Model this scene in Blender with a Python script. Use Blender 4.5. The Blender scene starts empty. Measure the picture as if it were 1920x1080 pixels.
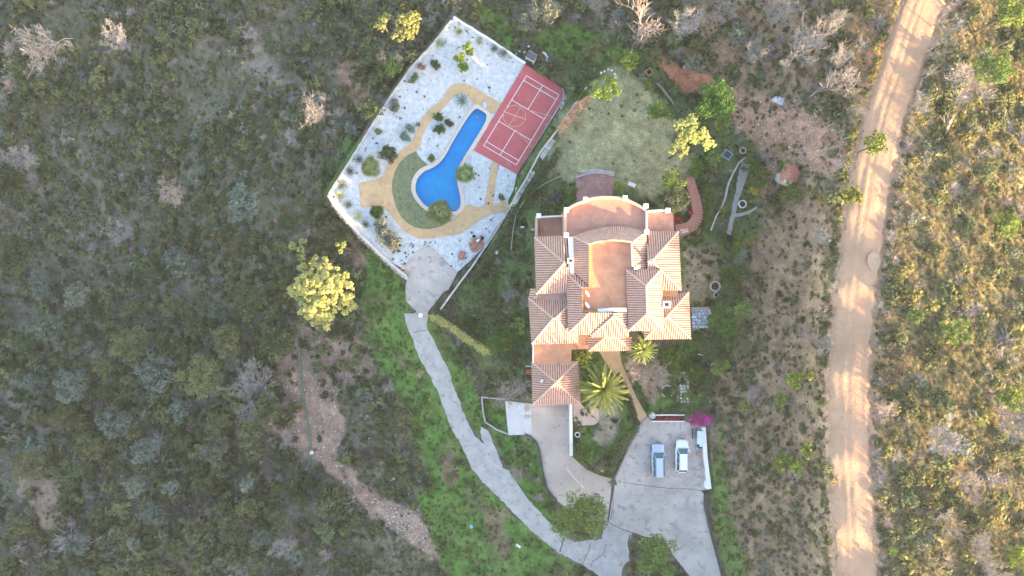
import bpy, bmesh, math, random
import numpy as np
from mathutils import Vector, Matrix
from mathutils.geometry import delaunay_2d_cdt

# ------------------------------------------------------------------ camera, world, sun
H = 92.0            # camera height over the villa's lawn
FPX = 1287.0        # focal length in pixels of a 1920 px wide picture
scene = bpy.context.scene
cam_d = bpy.data.cameras.new('camera'); cam = bpy.data.objects.new('camera', cam_d)
scene.collection.objects.link(cam)
cam.location = (0, 0, H); cam.rotation_euler = (0, 0, 0)
cam_d.sensor_width = 36; cam_d.lens = 36 * FPX / 1920
cam_d.clip_start = 1; cam_d.clip_end = 3000
scene.camera = cam
scene.render.resolution_x = 1024; scene.render.resolution_y = 576
SUN_EL = math.radians(11.5)
SUN_AZ = math.radians(-40.5)        # direction towards the sun, from +x, counter-clockwise
sdir = Vector((math.cos(SUN_AZ) * math.cos(SUN_EL), math.sin(SUN_AZ) * math.cos(SUN_EL), math.sin(SUN_EL)))
world = bpy.data.worlds.new('World'); scene.world = world; world.use_nodes = True
nt = world.node_tree; bgn = nt.nodes['Background']
sky = nt.nodes.new('ShaderNodeTexSky'); sky.sky_type = 'NISHITA'; sky.sun_disc = False
sky.sun_elevation = SUN_EL; sky.sun_rotation = math.radians(90) - SUN_AZ
sky.altitude = 300; sky.air_density = 1.0; sky.dust_density = 2.5; sky.ozone_density = 1.0
nt.links.new(sky.outputs[0], bgn.inputs[0]); bgn.inputs[1].default_value = 0.145
sd_ = bpy.data.lights.new('sun', 'SUN'); sun = bpy.data.objects.new('sun', sd_)
scene.collection.objects.link(sun)
sd_.energy = 4.5; sd_.angle = math.radians(0.6); sd_.color = (1.0, 0.71, 0.38)
sun.rotation_euler = sdir.to_track_quat('Z', 'Y').to_euler()
scene.view_settings.view_transform = 'Standard'; scene.view_settings.look = 'None'
scene.view_settings.gamma = 1; scene.view_settings.use_curve_mapping = False
scene.view_settings.exposure = 2.7
scene.render.engine = 'CYCLES'
C = bpy.context.scene.collection
rng = np.random.default_rng(7); random.seed(7)

# ------------------------------------------------------------------ helpers
def W(px, py, z):
    k = (H - z) / FPX
    return ((px - 960) * k, (540 - py) * k, z)

_R = np.random.default_rng(3).random((256, 256))
def vnoise(x, y):
    xi = np.floor(x).astype(int); yi = np.floor(y).astype(int); fx = x - xi; fy = y - yi
    fx = fx * fx * (3 - 2 * fx); fy = fy * fy * (3 - 2 * fy)
    a = _R[xi & 255, yi & 255]; b = _R[(xi + 1) & 255, yi & 255]
    c = _R[xi & 255, (yi + 1) & 255]; d = _R[(xi + 1) & 255, (yi + 1) & 255]
    return (a * (1 - fx) + b * fx) * (1 - fy) + (c * (1 - fx) + d * fx) * fy
def fbm(x, y, o=4):
    s = 0; a = .5
    for i in range(o):
        s = s + a * (vnoise(x + 17.3 * i, y - 9.1 * i) - .5); x = x * 2.03; y = y * 2.03; a *= .5
    return s          # about -0.5..0.5

def sdf(px, py, poly):
    """signed distance in pixels, negative inside"""
    px = np.asarray(px, float); py = np.asarray(py, float)
    d = np.full(px.shape, 1e9); ins = np.zeros(px.shape, bool)
    n = len(poly)
    for i in range(n):
        ax, ay = poly[i]; bx, by = poly[(i + 1) % n]
        ex, ey = bx - ax, by - ay; wx, wy = px - ax, py - ay
        t = np.clip((wx * ex + wy * ey) / (ex * ex + ey * ey + 1e-9), 0, 1)
        d = np.minimum(d, (wx - ex * t) ** 2 + (wy - ey * t) ** 2)
        c = ((ay <= py) & (by > py)) | ((by <= py) & (ay > py))
        xc = ax + (py - ay) / (ey if abs(ey) > 1e-9 else 1e-9) * ex
        ins ^= c & (px < xc)
    d = np.sqrt(d)
    return np.where(ins, -d, d)
def sstep(a, b, x):
    t = np.clip((x - a) / (b - a), 0, 1); return t * t * (3 - 2 * t)
def chaikin(pts, n=2, closed=True):
    for _ in range(n):
        q = []; m = len(pts)
        rg = range(m) if closed else range(m - 1)
        if not closed: q.append(pts[0])
        for i in rg:
            a = pts[i]; b = pts[(i + 1) % m]
            q.append(tuple(a[k] * .75 + b[k] * .25 for k in range(len(a))))
            q.append(tuple(a[k] * .25 + b[k] * .75 for k in range(len(a))))
        if not closed: q.append(pts[-1])
        pts = q
    return pts
def ribbon(line, w):
    """polygon round a polyline; w is a width or one width per point"""
    L = []; R = []; n = len(line)
    for i, p in enumerate(line):
        a = line[max(0, i - 1)]; b = line[min(n - 1, i + 1)]
        dx, dy = b[0] - a[0], b[1] - a[1]; l = math.hypot(dx, dy) or 1
        ww = (w[i] if isinstance(w, (list, tuple)) else w) / 2
        L.append((p[0] - dy / l * ww, p[1] + dx / l * ww)); R.append((p[0] + dy / l * ww, p[1] - dx / l * ww))
    return L + R[::-1]

# ------------------------------------------------------------------ traced outlines (pixels of the 1920 px picture)
GRAVEL = [(852,32),(918,76),(984,120),(1030,149),(1056,166),(1059,176),(1056,190),(969,327),(963,356),(953,376),(953,398),(938,416),(922,440),(910,460),(883,487),(856,512),(800,459),(756,504),(725,487),(678,442),(629,388),(616,364),(678,265),(722,198),(769,130),(813,83),(847,39)]
COURT = [(984,120),(1030,149),(1053,164),(1056,174),(1053,188),(969,326),(889,282)]
PATH = [(938,196),(938,193),(935,191),(910,177),(886,161),(863,155),(848,159),(838,170),(829,187),(806,203),(790,221),(782,245),(772,268),(756,278),(741,294),(725,312),(717,335),(674,343),(672,343),(672,346),(677,386),(677,389),(680,389),(718,386),(735,406),(756,432),(777,445),(798,449),(827,444),(860,440),(881,427),(907,407),(928,399),(954,397),(951,375),(923,384),(894,389),(876,381),(868,396),(847,414),(827,425),(798,431),(772,424),(754,411),(741,385),(734,354),(737,330),(746,309),(761,292),(780,283),(787,276),(793,250),(806,229),(827,208),(842,190),(855,177),(871,174),(881,182),(886,196),(923,218)]
STRIP = [(922,303),(935,309),(923,388),(907,390)]
CRESC = [(847,414),(827,425),(798,431),(772,424),(754,411),(741,385),(734,354),(737,330),(746,309),(761,292),(780,283),(788,296),(802,309),(787,318),(775,337),(773,358),(785,378),(800,393),(825,399),(842,403)]
COPE = [(888,190),(907,203),(926,216),(901,260),(863,314),(860,335),(871,370),(872,388),(863,401),(850,405),(825,402),(799,396),(782,380),(770,359),(772,335),(786,316),(808,307),(828,294),(846,262)]
WATER = [(889,201),(901,206),(917,217),(892,260),(857,315),(856,338),(864,370),(864,387),(857,395),(850,397),(825,394),(803,390),(788,376),(778,358),(780,339),(792,322),(815,313),(833,297),(851,261)]
APRON = [(800,454),(858,510),(841,543),(831,548),(815,569),(803,583),(801,592),(776,588),(781,584),(761,564),(760,540),(763,523),(751,503)]
LANE = [(757,588),(764,612),(771,631),(788,675),(797,689),(818,728),(841,788),(849,808),(865,834),(883,876),(906,904),(943,941),(999,998),(1049,1037),(1088,1057),(1120,1077),(1150,1110),(1190,1130),(1166,1080),(1168,1062),(1180,1050),(1178,1022),(1186,1000),(1139,977),(1132,987),(1129,1010),(1079,1017),(1056,1004),(1029,978),(990,935),(969,904),(953,883),(943,876),(930,842),(920,818),(914,806),(901,800),(902,821),(911,836),(891,819),(878,795),(856,738),(839,689),(819,650),(800,615),(802,590)]
DRIVE = [(947,751),(998,757),(1069,757),(1071,855),(1100,881),(1125,892),(1148,898),(1140,977),(1100,975),(1060,952),(1042,936),(1026,917),(1020,898),(1013,855),(1006,829),(995,819),(984,814),(953,816)]
PARK = [(1201,795),(1215,781),(1221,789),(1281,789),(1314,799),(1323,860),(1329,918),(1313,919),(1258,916),(1205,909),(1168,904),(1151,899),(1162,879),(1184,828)]
PLATE = [(1151,899),(1168,904),(1205,909),(1258,916),(1313,919),(1323,930),(1322,951),(1333,1001),(1354,1080),(1375,1150),(1330,1150),(1292,1079),(1260,1038),(1244,1010),(1207,1006),(1189,1000),(1161,990),(1140,978)]
FPATH = [(1121,655),(1134,677),(1160,717),(1182,754),(1201,795),(1214,780),(1194,746),(1177,708),(1165,678),(1162,655)]
PATIO = [(1080,333),(1095,327),(1114,324),(1134,325),(1151,329),(1149,345),(1148,400),(1082,400)]
ROAD_C = [(1790,-160),(1765,-60),(1733,0),(1712,60),(1690,130),(1665,200),(1648,260),(1635,330),(1624,400),(1615,470),(1605,540),(1598,620),(1592,700),(1592,780),(1592,860),(1598,940),(1602,1020),(1606,1100),(1612,1260)]
ROAD = ribbon(chaikin(ROAD_C, 2, False), 78)
LAWN = [(1045,230),(1085,195),(1150,120),(1200,140),(1225,190),(1260,240),(1300,290),(1290,330),(1225,370),(1150,360),(1085,345),(1050,330),(1020,330)]
HOUSE = [(1003,403),(1057,395),(1097,372),(1134,364),(1176,370),(1213,392),(1250,395),(1274,432),(1278,544),(1294,550),(1297,638),(1185,660),(1086,680),(1088,758),(998,758)]

# ------------------------------------------------------------------ terrain heights
CTRL = [(1150,250,0),(1100,300,0),(1250,300,0),(1140,500,0),(1040,700,0),(1040,800,-.2),(1250,740,.1),(1300,700,.2),(1330,500,.3),(1330,640,.4),
 (1190,130,-.2),(1080,110,-1.8),(1010,60,-2.5),(1300,150,0.4),(1400,230,1.2),(1420,330,.8),(1400,420,.8),(1400,560,1.0),(1390,700,1.2),(1380,800,1.4),(1370,900,1.3),(1380,1010,1.2),
 (790,480,-2.6),(775,500,-2.62),(835,515,-2.6),(800,500,-2.62),(1250,850,0),(1200,850,0),(1300,850,.05),(1100,930,-.4),(1030,860,-.3),(1240,960,-.35),(1300,1040,-.7),(1160,1000,-.9),(1160,1050,-1.1),
 (1100,1035,-1.3),(1000,970,-2.0),(900,850,-2.8),(850,750,-3.2),(800,640,-3.5),(780,590,-3.5),(800,520,-2.9),
 (940,700,-1.7),(900,600,-2.2),(960,620,-1.0),(980,500,-.6),(935,500,-2.0),(1000,380,-.9),(960,800,-1.0),(950,870,-1.6),
 (700,600,-5.0),(600,560,-6.5),(720,720,-5.4),(600,720,-7.0),(700,850,-5.8),(820,900,-4.2),(900,1000,-3.6),(1000,1060,-2.6),(750,1000,-6.0),
 (600,400,-5.4),(560,300,-6.5),(650,250,-4.9),(700,150,-4.6),(780,60,-4.2),(850,10,-3.6),(940,40,-3.2),(640,450,-5.6),(700,500,-5.2),
 (500,100,-7),(400,300,-9),(400,600,-9.5),(400,850,-9),(550,950,-7.5),(250,150,-10.5),(200,450,-13),(200,750,-13.5),(250,1000,-11),(50,300,-15.5),(40,600,-17),(50,900,-15),(30,60,-13),
 (1100,20,-1.2),(1250,40,0.4),(1400,40,3.0),(1500,150,5.0),(1560,60,7.2),(1480,250,4.2),(1560,300,7.4),(1500,400,5.2),(1500,560,5.0),(1490,700,5.0),(1490,850,5.2),(1490,1000,5.0),
 (1730,0,8.9),(1690,130,8.8),(1645,260,8.7),(1625,400,8.6),(1605,540,8.6),(1592,700,8.6),(1592,860,8.6),(1600,1000,8.4),(1610,1150,8.2),(1620,1300,12.0),(1640,1440,18),  # last two points: out-of-view hill, added to keep sun off the left
 (1562,540,8.3),(1552,700,8.3),(1552,860,8.3),(1558,1000,8.1),(1582,400,8.3),(1600,300,8.4),(1650,130,8.6),(1690,0,8.7),
 (1750,130,8.75),(1700,260,8.6),(1672,400,8.5),(1652,540,8.5),(1640,700,8.5),(1640,860,8.5),(1650,1000,8.3),(1760,400,8.3),(1740,700,8.2),(1750,950,8.2),
 (1850,100,7.9),(1900,300,6.9),(1850,450,7.2),(1900,600,6.55),(1850,750,7.1),(1900,900,6.55),(1830,1020,7.2),(2050,500,4.5),(2050,100,5.5),(2050,1000,4.5),
 (1450,1150,4.5),(1250,1150,-.5),(1000,1200,-3),(700,1200,-6.5),(400,1150,-9),(100,1200,-12),(-100,500,-18),(-100,1000,-17),(-100,0,-15),
 (500,-100,-6.5),(900,-100,-3),(1250,-100,1.5),(1550,-100,7.5),(1750,-120,8.7),(2000,-100,6),
 (1450,1400,13),(1600,1600,18),(1300,1600,6),(1000,1700,0),(600,1600,-6),(1800,1450,16),(2000,1500,8),(1700,1900,28),(1500,2300,28),(1100,2300,8),(600,2400,0),(2000,2200,30),(2400,1600,6),(2400,500,-2)]  # hills beyond the lower right edge, raised to throw the left slope into shade
_cp = np.array(CTRL, float)
_cp[:, 2] += np.where((_cp[:, 0] > 1535) & (_cp[:, 2] > 6.5), .9, 0)
_lk = (_cp[:, 0] < 660) & (_cp[:, 2] < -5) & (_cp[:, 1] < 1300); _cp[_lk, 2] = -5 + (_cp[_lk, 2] + 5) * 1.6
def _phi(r): return r
_A = _phi(np.hypot(_cp[:, None, 0] - _cp[None, :, 0], _cp[:, None, 1] - _cp[None, :, 1])) - np.eye(len(_cp)) * 6.0
_n = len(_cp); _M = np.zeros((_n + 3, _n + 3)); _M[:_n, :_n] = _A
_P = np.c_[np.ones(_n), _cp[:, :2] / 1000]; _M[:_n, _n:] = _P; _M[_n:, :_n] = _P.T
_w = np.linalg.solve(_M, np.r_[_cp[:, 2], 0, 0, 0])
POOLZ = -2.5
def gz(px, py):
    px = np.atleast_1d(np.asarray(px, float)); py = np.atleast_1d(np.asarray(py, float))
    shp = px.shape; x = px.ravel(); y = py.ravel()
    cx = np.clip(x, -250, 2400); cy = np.clip(y, -250, 2400)
    z = np.empty(len(x))
    for i in range(0, len(x), 20000):
        s = slice(i, i + 20000)
        r = np.hypot(cx[s, None] - _cp[None, :, 0], cy[s, None] - _cp[None, :, 1])
        z[s] = r @ _w[:_n] + _w[_n] + _w[_n + 1] * cx[s] / 1000 + _w[_n + 2] * cy[s] / 1000
    def flat(poly, zz, a, b):
        m = (x > min(p[0] for p in poly) - b - 4) & (x < max(p[0] for p in poly) + b + 4) & (y > min(p[1] for p in poly) - b - 4) & (y < max(p[1] for p in poly) + b + 4)
        if m.any():
            d = sdf(x[m], y[m], poly); k = 1 - sstep(a, b, d)
            z[m] = z[m] * (1 - k) + zz * k
    flat(HOUSE, 0.0, 4, 26)
    flat(PARK, 0.0, 3, 14)
    flat(GRAVEL, POOLZ - .12, 4, 8)
    # cut bank east of the track
    rx = np.interp(y, [p[1] for p in ROAD_C], [p[0] for p in ROAD_C])
    e = x - rx
    z += 0.22 * sstep(44, 50, e) * (1 - sstep(70, 190, e)) * (1 - sstep(560, 700, y) * .5)
    z -= 0.5 * sstep(-60, -46, e) * 0 
    return z.reshape(shp)
def gz1(px, py): return float(gz(px, py)[0])
def ground_at(x, y):
    px = 960 + x * FPX / H; py = 540 - y * FPX / H
    for _ in range(4):
        z = gz1(px, py); k = (H - z) / FPX; px = 960 + x / k; py = 540 - y / k
    return z

# ------------------------------------------------------------------ materials
def N(nt, t, **kw):
    n = nt.nodes.new(t)
    for k, v in kw.items(): setattr(n, k, v)
    return n
MATS = {}
def mat(name, col, rough=.85, var=.25, scale=3.0, col2=None, bump=0.0, bscale=None, detail=6, spec=.25, coord='OBJ', metal=0, speck=None, rnd=0.0, transl=0.0, extra=None):
    if name in MATS: return MATS[name]
    m = bpy.data.materials.new(name); m.use_nodes = True; t = m.node_tree; L = t.links.new
    b = t.nodes['Principled BSDF']; b.inputs['Roughness'].default_value = rough
    b.inputs['Specular IOR Level'].default_value = spec; b.inputs['Metallic'].default_value = metal
    if coord == 'OBJ': tc = N(t, 'ShaderNodeTexCoord').outputs['Object']
    else: tc = N(t, 'ShaderNodeNewGeometry').outputs['Position']
    nz = N(t, 'ShaderNodeTexNoise'); nz.inputs['Scale'].default_value = scale; nz.inputs['Detail'].default_value = detail
    nz.inputs['Roughness'].default_value = .65; L(tc, nz.inputs['Vector'])
    r = N(t, 'ShaderNodeValToRGB'); c2 = col2 or tuple(c * (1 + var) for c in col); c1 = tuple(c * (1 - var) for c in col)
    r.color_ramp.elements[0].color = (*c1, 1); r.color_ramp.elements[1].color = (*[min(c, .95) for c in c2], 1)
    r.color_ramp.elements[0].position = .3; r.color_ramp.elements[1].position = .7
    L(nz.outputs['Fac'], r.inputs[0]); out = r.outputs[0]
    if speck:      # (scale, colour, amount)
        v = N(t, 'ShaderNodeTexNoise'); v.inputs['Scale'].default_value = speck[0]; v.inputs['Detail'].default_value = 2; L(tc, v.inputs['Vector'])
        q = N(t, 'ShaderNodeValToRGB'); q.color_ramp.elements[0].position = 1 - speck[2]; q.color_ramp.elements[1].position = min(1, 1 - speck[2] + .08)
        q.color_ramp.elements[0].color = (0, 0, 0, 1); q.color_ramp.elements[1].color = (1, 1, 1, 1); L(v.outputs['Fac'], q.inputs[0])
        mx = N(t, 'ShaderNodeMix', data_type='RGBA'); L(q.outputs[0], mx.inputs['Factor']); L(out, mx.inputs['A']); mx.inputs['B'].default_value = (*speck[1], 1)
        out = mx.outputs['Result']
    if rnd:
        oi = N(t, 'ShaderNodeObjectInfo'); hs = N(t, 'ShaderNodeHueSaturation')
        mr = N(t, 'ShaderNodeMapRange'); mr.inputs['To Min'].default_value = 1 - rnd; mr.inputs['To Max'].default_value = 1 + rnd
        L(oi.outputs['Random'], mr.inputs['Value']); L(mr.outputs[0], hs.inputs['Value']); L(out, hs.inputs['Color'])
        m2 = N(t, 'ShaderNodeMath', operation='MULTIPLY'); m2.inputs[1].default_value = 7.31; L(oi.outputs['Random'], m2.inputs[0])
        fr = N(t, 'ShaderNodeMath', operation='FRACT'); L(m2.outputs[0], fr.inputs[0])
        m3 = N(t, 'ShaderNodeMapRange'); m3.inputs['To Min'].default_value = .5 - rnd * .08; m3.inputs['To Max'].default_value = .5 + rnd * .08
        L(fr.outputs[0], m3.inputs['Value']); L(m3.outputs[0], hs.inputs['Hue']); out = hs.outputs['Color']
    L(out, b.inputs['Base Color'])
    if bump:
        bn = N(t, 'ShaderNodeBump'); bn.inputs['Strength'].default_value = bump; bn.inputs['Distance'].default_value = .05
        n2 = N(t, 'ShaderNodeTexNoise'); n2.inputs['Scale'].default_value = bscale or scale * 6; n2.inputs['Detail'].default_value = 4
        L(tc, n2.inputs['Vector']); L(n2.outputs['Fac'], bn.inputs['Height']); L(bn.outputs[0], b.inputs['Normal'])
    if transl:
        ts = N(t, 'ShaderNodeBsdfTranslucent'); L(out, ts.inputs['Color']); ms = N(t, 'ShaderNodeMixShader'); ms.inputs[0].default_value = transl
        L(b.outputs[0], ms.inputs[1]); L(ts.outputs[0], ms.inputs[2]); L(ms.outputs[0], t.nodes['Material Output'].inputs['Surface'])
    MATS[name] = m; return m
def tilemat(name, col, mortar, w, h, rough=.8, ang=0.0, var=.15, msize=.03, offset=.5, bigvar=.2):
    if name in MATS: return MATS[name]
    m = bpy.data.materials.new(name); m.use_nodes = True; t = m.node_tree; L = t.links.new
    b = t.nodes['Principled BSDF']; b.inputs['Roughness'].default_value = rough; b.inputs['Specular IOR Level'].default_value = .25
    g = N(t, 'ShaderNodeNewGeometry'); mp = N(t, 'ShaderNodeMapping'); mp.inputs['Rotation'].default_value[2] = ang
    L(g.outputs['Position'], mp.inputs['Vector'])
    br = N(t, 'ShaderNodeTexBrick'); br.offset = offset; br.inputs['Scale'].default_value = 1; br.inputs['Brick Width'].default_value = w; br.inputs['Row Height'].default_value = h
    br.inputs['Mortar Size'].default_value = msize; br.inputs['Mortar Smooth'].default_value = .3
    br.inputs['Color1'].default_value = (*[c * (1 - var) for c in col], 1); br.inputs['Color2'].default_value = (*[c * (1 + var) for c in col], 1); br.inputs['Mortar'].default_value = (*mortar, 1)
    L(mp.outputs[0], br.inputs['Vector'])
    nz = N(t, 'ShaderNodeTexNoise'); nz.inputs['Scale'].default_value = .8; nz.inputs['Detail'].default_value = 7; L(g.outputs['Position'], nz.inputs['Vector'])
    mr = N(t, 'ShaderNodeMapRange'); mr.inputs['From Min'].default_value = .3; mr.inputs['From Max'].default_value = .7; mr.inputs['To Min'].default_value = 1 - bigvar; mr.inputs['To Max'].default_value = 1 + bigvar
    L(nz.outputs['Fac'], mr.inputs['Value'])
    vm = N(t, 'ShaderNodeVectorMath', operation='SCALE'); L(br.outputs['Color'], vm.inputs[0]); L(mr.outputs[0], vm.inputs['Scale']); L(vm.outputs[0], b.inputs['Base Color'])
    bn = N(t, 'ShaderNodeBump'); bn.inputs['Distance'].default_value = .02; bn.inputs['Strength'].default_value = .5; bn.invert = True
    L(br.outputs['Fac'], bn.inputs['Height']); L(bn.outputs[0], b.inputs['Normal'])
    MATS[name] = m; return m

# ------------------------------------------------------------------ object helpers
def tag(o, label=None, cat=None, group=None, kind=None):
    if label: o['label'] = label
    if cat: o['category'] = cat
    if group: o['group'] = group
    if kind: o['kind'] = kind
    return o
def obj(name, verts, faces, m=None, parent=None, smooth=False, loc=None):
    me = bpy.data.meshes.new(name); me.from_pydata([tuple(v) for v in verts], [], [tuple(f) for f in faces]); me.update()
    return link(name, me, m, parent, smooth, loc)
def link(name, me, m=None, parent=None, smooth=False, loc=None):
    o = bpy.data.objects.new(name, me); C.objects.link(o)
    if m: 
        if not me.materials: me.materials.append(m)
    if smooth: me.polygons.foreach_set('use_smooth', [True] * len(me.polygons))
    if loc is not None: o.location = loc
    if parent:
        o.parent = parent
        if loc is None: o.matrix_parent_inverse = Matrix.Translation(parent.location).inverted() if not any(parent.rotation_euler) else parent.matrix_basis.inverted()
    return o
def empty(name, loc, label, cat, group=None, rz=0):
    o = bpy.data.objects.new(name, None); C.objects.link(o); o.location = loc; o.rotation_euler = (0, 0, rz); o.empty_display_size = .5
    return tag(o, label, cat, group)
def npmesh(name, v, quads=None, tris=None):
    """mesh from numpy arrays"""
    me = bpy.data.meshes.new(name); v = np.asarray(v, np.float32)
    me.vertices.add(len(v)); me.vertices.foreach_set('co', v.ravel())
    idx = []; st = []; tot = []; s = 0
    for a, k in ((quads, 4), (tris, 3)):
        if a is not None and len(a):
            a = np.asarray(a, np.int32); idx.append(a.ravel()); st.append(s + np.arange(len(a)) * k); tot.append(np.full(len(a), k)); s += len(a) * k
    idx = np.concatenate(idx); st = np.concatenate(st); tot = np.concatenate(tot)
    me.loops.add(len(idx)); me.loops.foreach_set('vertex_index', idx.astype(np.int32))
    me.polygons.add(len(st)); me.polygons.foreach_set('loop_start', st.astype(np.int32))
    me.update(calc_edges=True); me.validate(); return me
class MB:
    def __init__(s): s.v = []; s.f = []
    def add(s, v, f):
        b = len(s.v); s.v += [tuple(p) for p in v]; s.f += [tuple(i + b for i in q) for q in f]; return s
    def box(s, c, size, rz=0, bev=0):
        hx, hy, hz = size[0] / 2, size[1] / 2, size[2] / 2; ca, sa = math.cos(rz), math.sin(rz); vs = []
        for z in (-hz, hz):
            for x, y in ((-hx, -hy), (hx, -hy), (hx, hy), (-hx, hy)): vs.append((c[0] + x * ca - y * sa, c[1] + x * sa + y * ca, c[2] + z))
        return s.add(vs, [(3, 2, 1, 0), (4, 5, 6, 7), (0, 1, 5, 4), (1, 2, 6, 5), (2, 3, 7, 6), (3, 0, 4, 7)])
    def prism(s, poly, z0, z1, cap0=True):
        a = sum(poly[i][0] * poly[(i + 1) % len(poly)][1] - poly[(i + 1) % len(poly)][0] * poly[i][1] for i in range(len(poly)))
        if a < 0: poly = poly[::-1]
        n = len(poly); z0f = z0 if callable(z0) else (lambda i: z0); z1f = z1 if callable(z1) else (lambda i: z1)
        vs = [(p[0], p[1], z0f(i)) for i, p in enumerate(poly)] + [(p[0], p[1], z1f(i)) for i, p in enumerate(poly)]
        f = [tuple(range(n, 2 * n))] + ([tuple(range(n - 1, -1, -1))] if cap0 else [])
        f += [(i, (i + 1) % n, n + (i + 1) % n, n + i) for i in range(n)]
        return s.add(vs, f)
    def tube(s, pts, r, seg=6, cap=True):
        n = len(pts); P = [Vector(p) for p in pts]; rings = []
        for i in range(n):
            d = (P[min(i + 1, n - 1)] - P[max(i - 1, 0)]).normalized()
            u = d.cross(Vector((0, 0, 1)) if abs(d.z) < .95 else Vector((1, 0, 0))).normalized(); w = d.cross(u)
            rr = r[i] if isinstance(r, (list, tuple)) else r
            rings.append([P[i] + (u * math.cos(2 * math.pi * k / seg) + w * math.sin(2 * math.pi * k / seg)) * rr for k in range(seg)])
        vs = [v for q in rings for v in q]; f = []
        for i in range(n - 1):
            for k in range(seg): f.append((i * seg + k, i * seg + (k + 1) % seg, (i + 1) * seg + (k + 1) % seg, (i + 1) * seg + k))
        if cap: f.append(tuple(range(seg))[::-1]); f.append(tuple((n - 1) * seg + k for k in range(seg)))
        return s.add(vs, f)
    def lathe(s, c, prof, seg=16):
        vs = []; f = []; n = len(prof)
        for r, z in prof:
            for k in range(seg): a = 2 * math.pi * k / seg; vs.append((c[0] + r * math.cos(a), c[1] + r * math.sin(a), c[2] + z))
        for i in range(n - 1):
            for k in range(seg): f.append((i * seg + k, i * seg + (k + 1) % seg, (i + 1) * seg + (k + 1) % seg, (i + 1) * seg + k))
        f.append(tuple(range(seg))[::-1]); f.append(tuple((n - 1) * seg + k for k in range(seg)))
        return s.add(vs, f)
    def build(s, name, m, parent=None, smooth=False, loc=None): return obj(name, s.v, s.f, m, parent, smooth, loc)
def cdt(poly, res, jitter=0):
    """triangulated polygon with interior points every res px"""
    pts = []; n = len(poly)
    for i in range(n):
        a = poly[i]; b = poly[(i + 1) % n]; l = math.hypot(b[0] - a[0], b[1] - a[1]); k = max(1, int(l / res))
        for j in range(k): pts.append((a[0] + (b[0] - a[0]) * j / k, a[1] + (b[1] - a[1]) * j / k))
    m = len(pts); xs = [p[0] for p in pts]; ys = [p[1] for p in pts]
    gx, gy = np.meshgrid(np.arange(min(xs) + res / 2, max(xs), res), np.arange(min(ys) + res / 2, max(ys), res))
    gx = gx.ravel(); gy = gy.ravel(); d = sdf(gx, gy, poly); k = d < -res * .45
    allp = [Vector(p) for p in pts] + [Vector((float(a), float(b))) for a, b in zip(gx[k], gy[k])]
    r = delaunay_2d_cdt(allp, [], [list(range(m))], 1, 1e-4)
    return [tuple(v) for v in r[0]], [list(f) for f in r[2]]
def drape(name, poly, off, m, res=12, label=None, cat=None, kind='structure', z=None, skirt=.25, rough=0, parent=None):
    """a paved sheet laid over the terrain, with a skirt that gives it thickness"""
    if rough:
        q = []
        n = len(poly)
        for i in range(n):
            a = poly[i]; b = poly[(i + 1) % n]; l = math.hypot(b[0] - a[0], b[1] - a[1]); k = max(1, int(l / 5))
            for j in range(k):
                x = a[0] + (b[0] - a[0]) * j / k; y = a[1] + (b[1] - a[1]) * j / k
                q.append((x + random.uniform(-rough, rough), y + random.uniform(-rough, rough)))
        poly = q
    v, f = cdt(poly, res); v = np.array(v)
    zz = gz(v[:, 0], v[:, 1]) + off if z is None else np.full(len(v), z)
    k = (H - zz) / FPX; P = np.c_[(v[:, 0] - 960) * k, (540 - v[:, 1]) * k, zz]
    # orientation: picture y points down, so flip
    F = [tuple(q) for q in f]
    a = P[F[0][0]]; b = P[F[0][1]]; c = P[F[0][2]]
    if (b[0] - a[0]) * (c[1] - a[1]) - (b[1] - a[1]) * (c[0] - a[0]) < 0: F = [q[::-1] for q in F]
    cnt = {}
    for q in F:
        for i in range(len(q)): e = (q[i], q[(i + 1) % len(q)]); cnt[e] = 1
    be = [e for e in cnt if (e[1], e[0]) not in cnt]
    vs = [tuple(p) for p in P]; low = {}
    for e in be:
        for i in e:
            if i not in low: low[i] = len(vs); vs.append((P[i][0], P[i][1], P[i][2] - skirt))
    F += [(e[1], e[0], low[e[0]], low[e[1]]) for e in be]
    o = obj(name, vs, F, m, parent)
    return tag(o, label, cat, None, kind)
def wall_line(mb, pts, wpx, ztop, zbot):
    """wall segments along a pixel polyline; ztop/zbot may be functions of (px,py)"""
    poly = ribbon(pts, wpx); n = len(pts)
    top = []; bot = []
    for i, p in enumerate(poly):
        j = i if i < n else 2 * n - 1 - i
        zt = ztop(*pts[j]) if callable(ztop) else ztop; zb = zbot(*pts[j]) if callable(zbot) else zbot
        w = W(p[0], p[1], zt); top.append(w); bot.append((w[0], w[1], zb))
    b = len(mb.v); mb.v += bot + top; m = 2 * n
    for i in range(n - 1):
        a, c = i, i + 1; d, e = m - 1 - i, m - 2 - i
        mb.f.append((b + m + a, b + m + d, b + m + e, b + m + c)[::1])
        mb.f.append((b + a, b + m + a, b + m + c, b + c)); mb.f.append((b + d, b + e, b + m + e, b + m + d))
    mb.f.append((b, b + m - 1, b + 2 * m - 1, b + m)); mb.f.append((b + n - 1, b + m + n - 1, b + m + n, b + n))
    return mb
# ------------------------------------------------------------------ ground sheet
VIV = (.09, .165, .038); DGR = (.035, .085, .022); LWN = (.27, .25, .135); RED = (.36, .15, .09); SOIL = (.125, .112, .078)
PNK = (.285, .185, .14); DRY = (.37, .30, .14); SAND = (.47, .28, .175); BRN = (.26, .17, .11); TAN = (.30, .23, .15)
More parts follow.
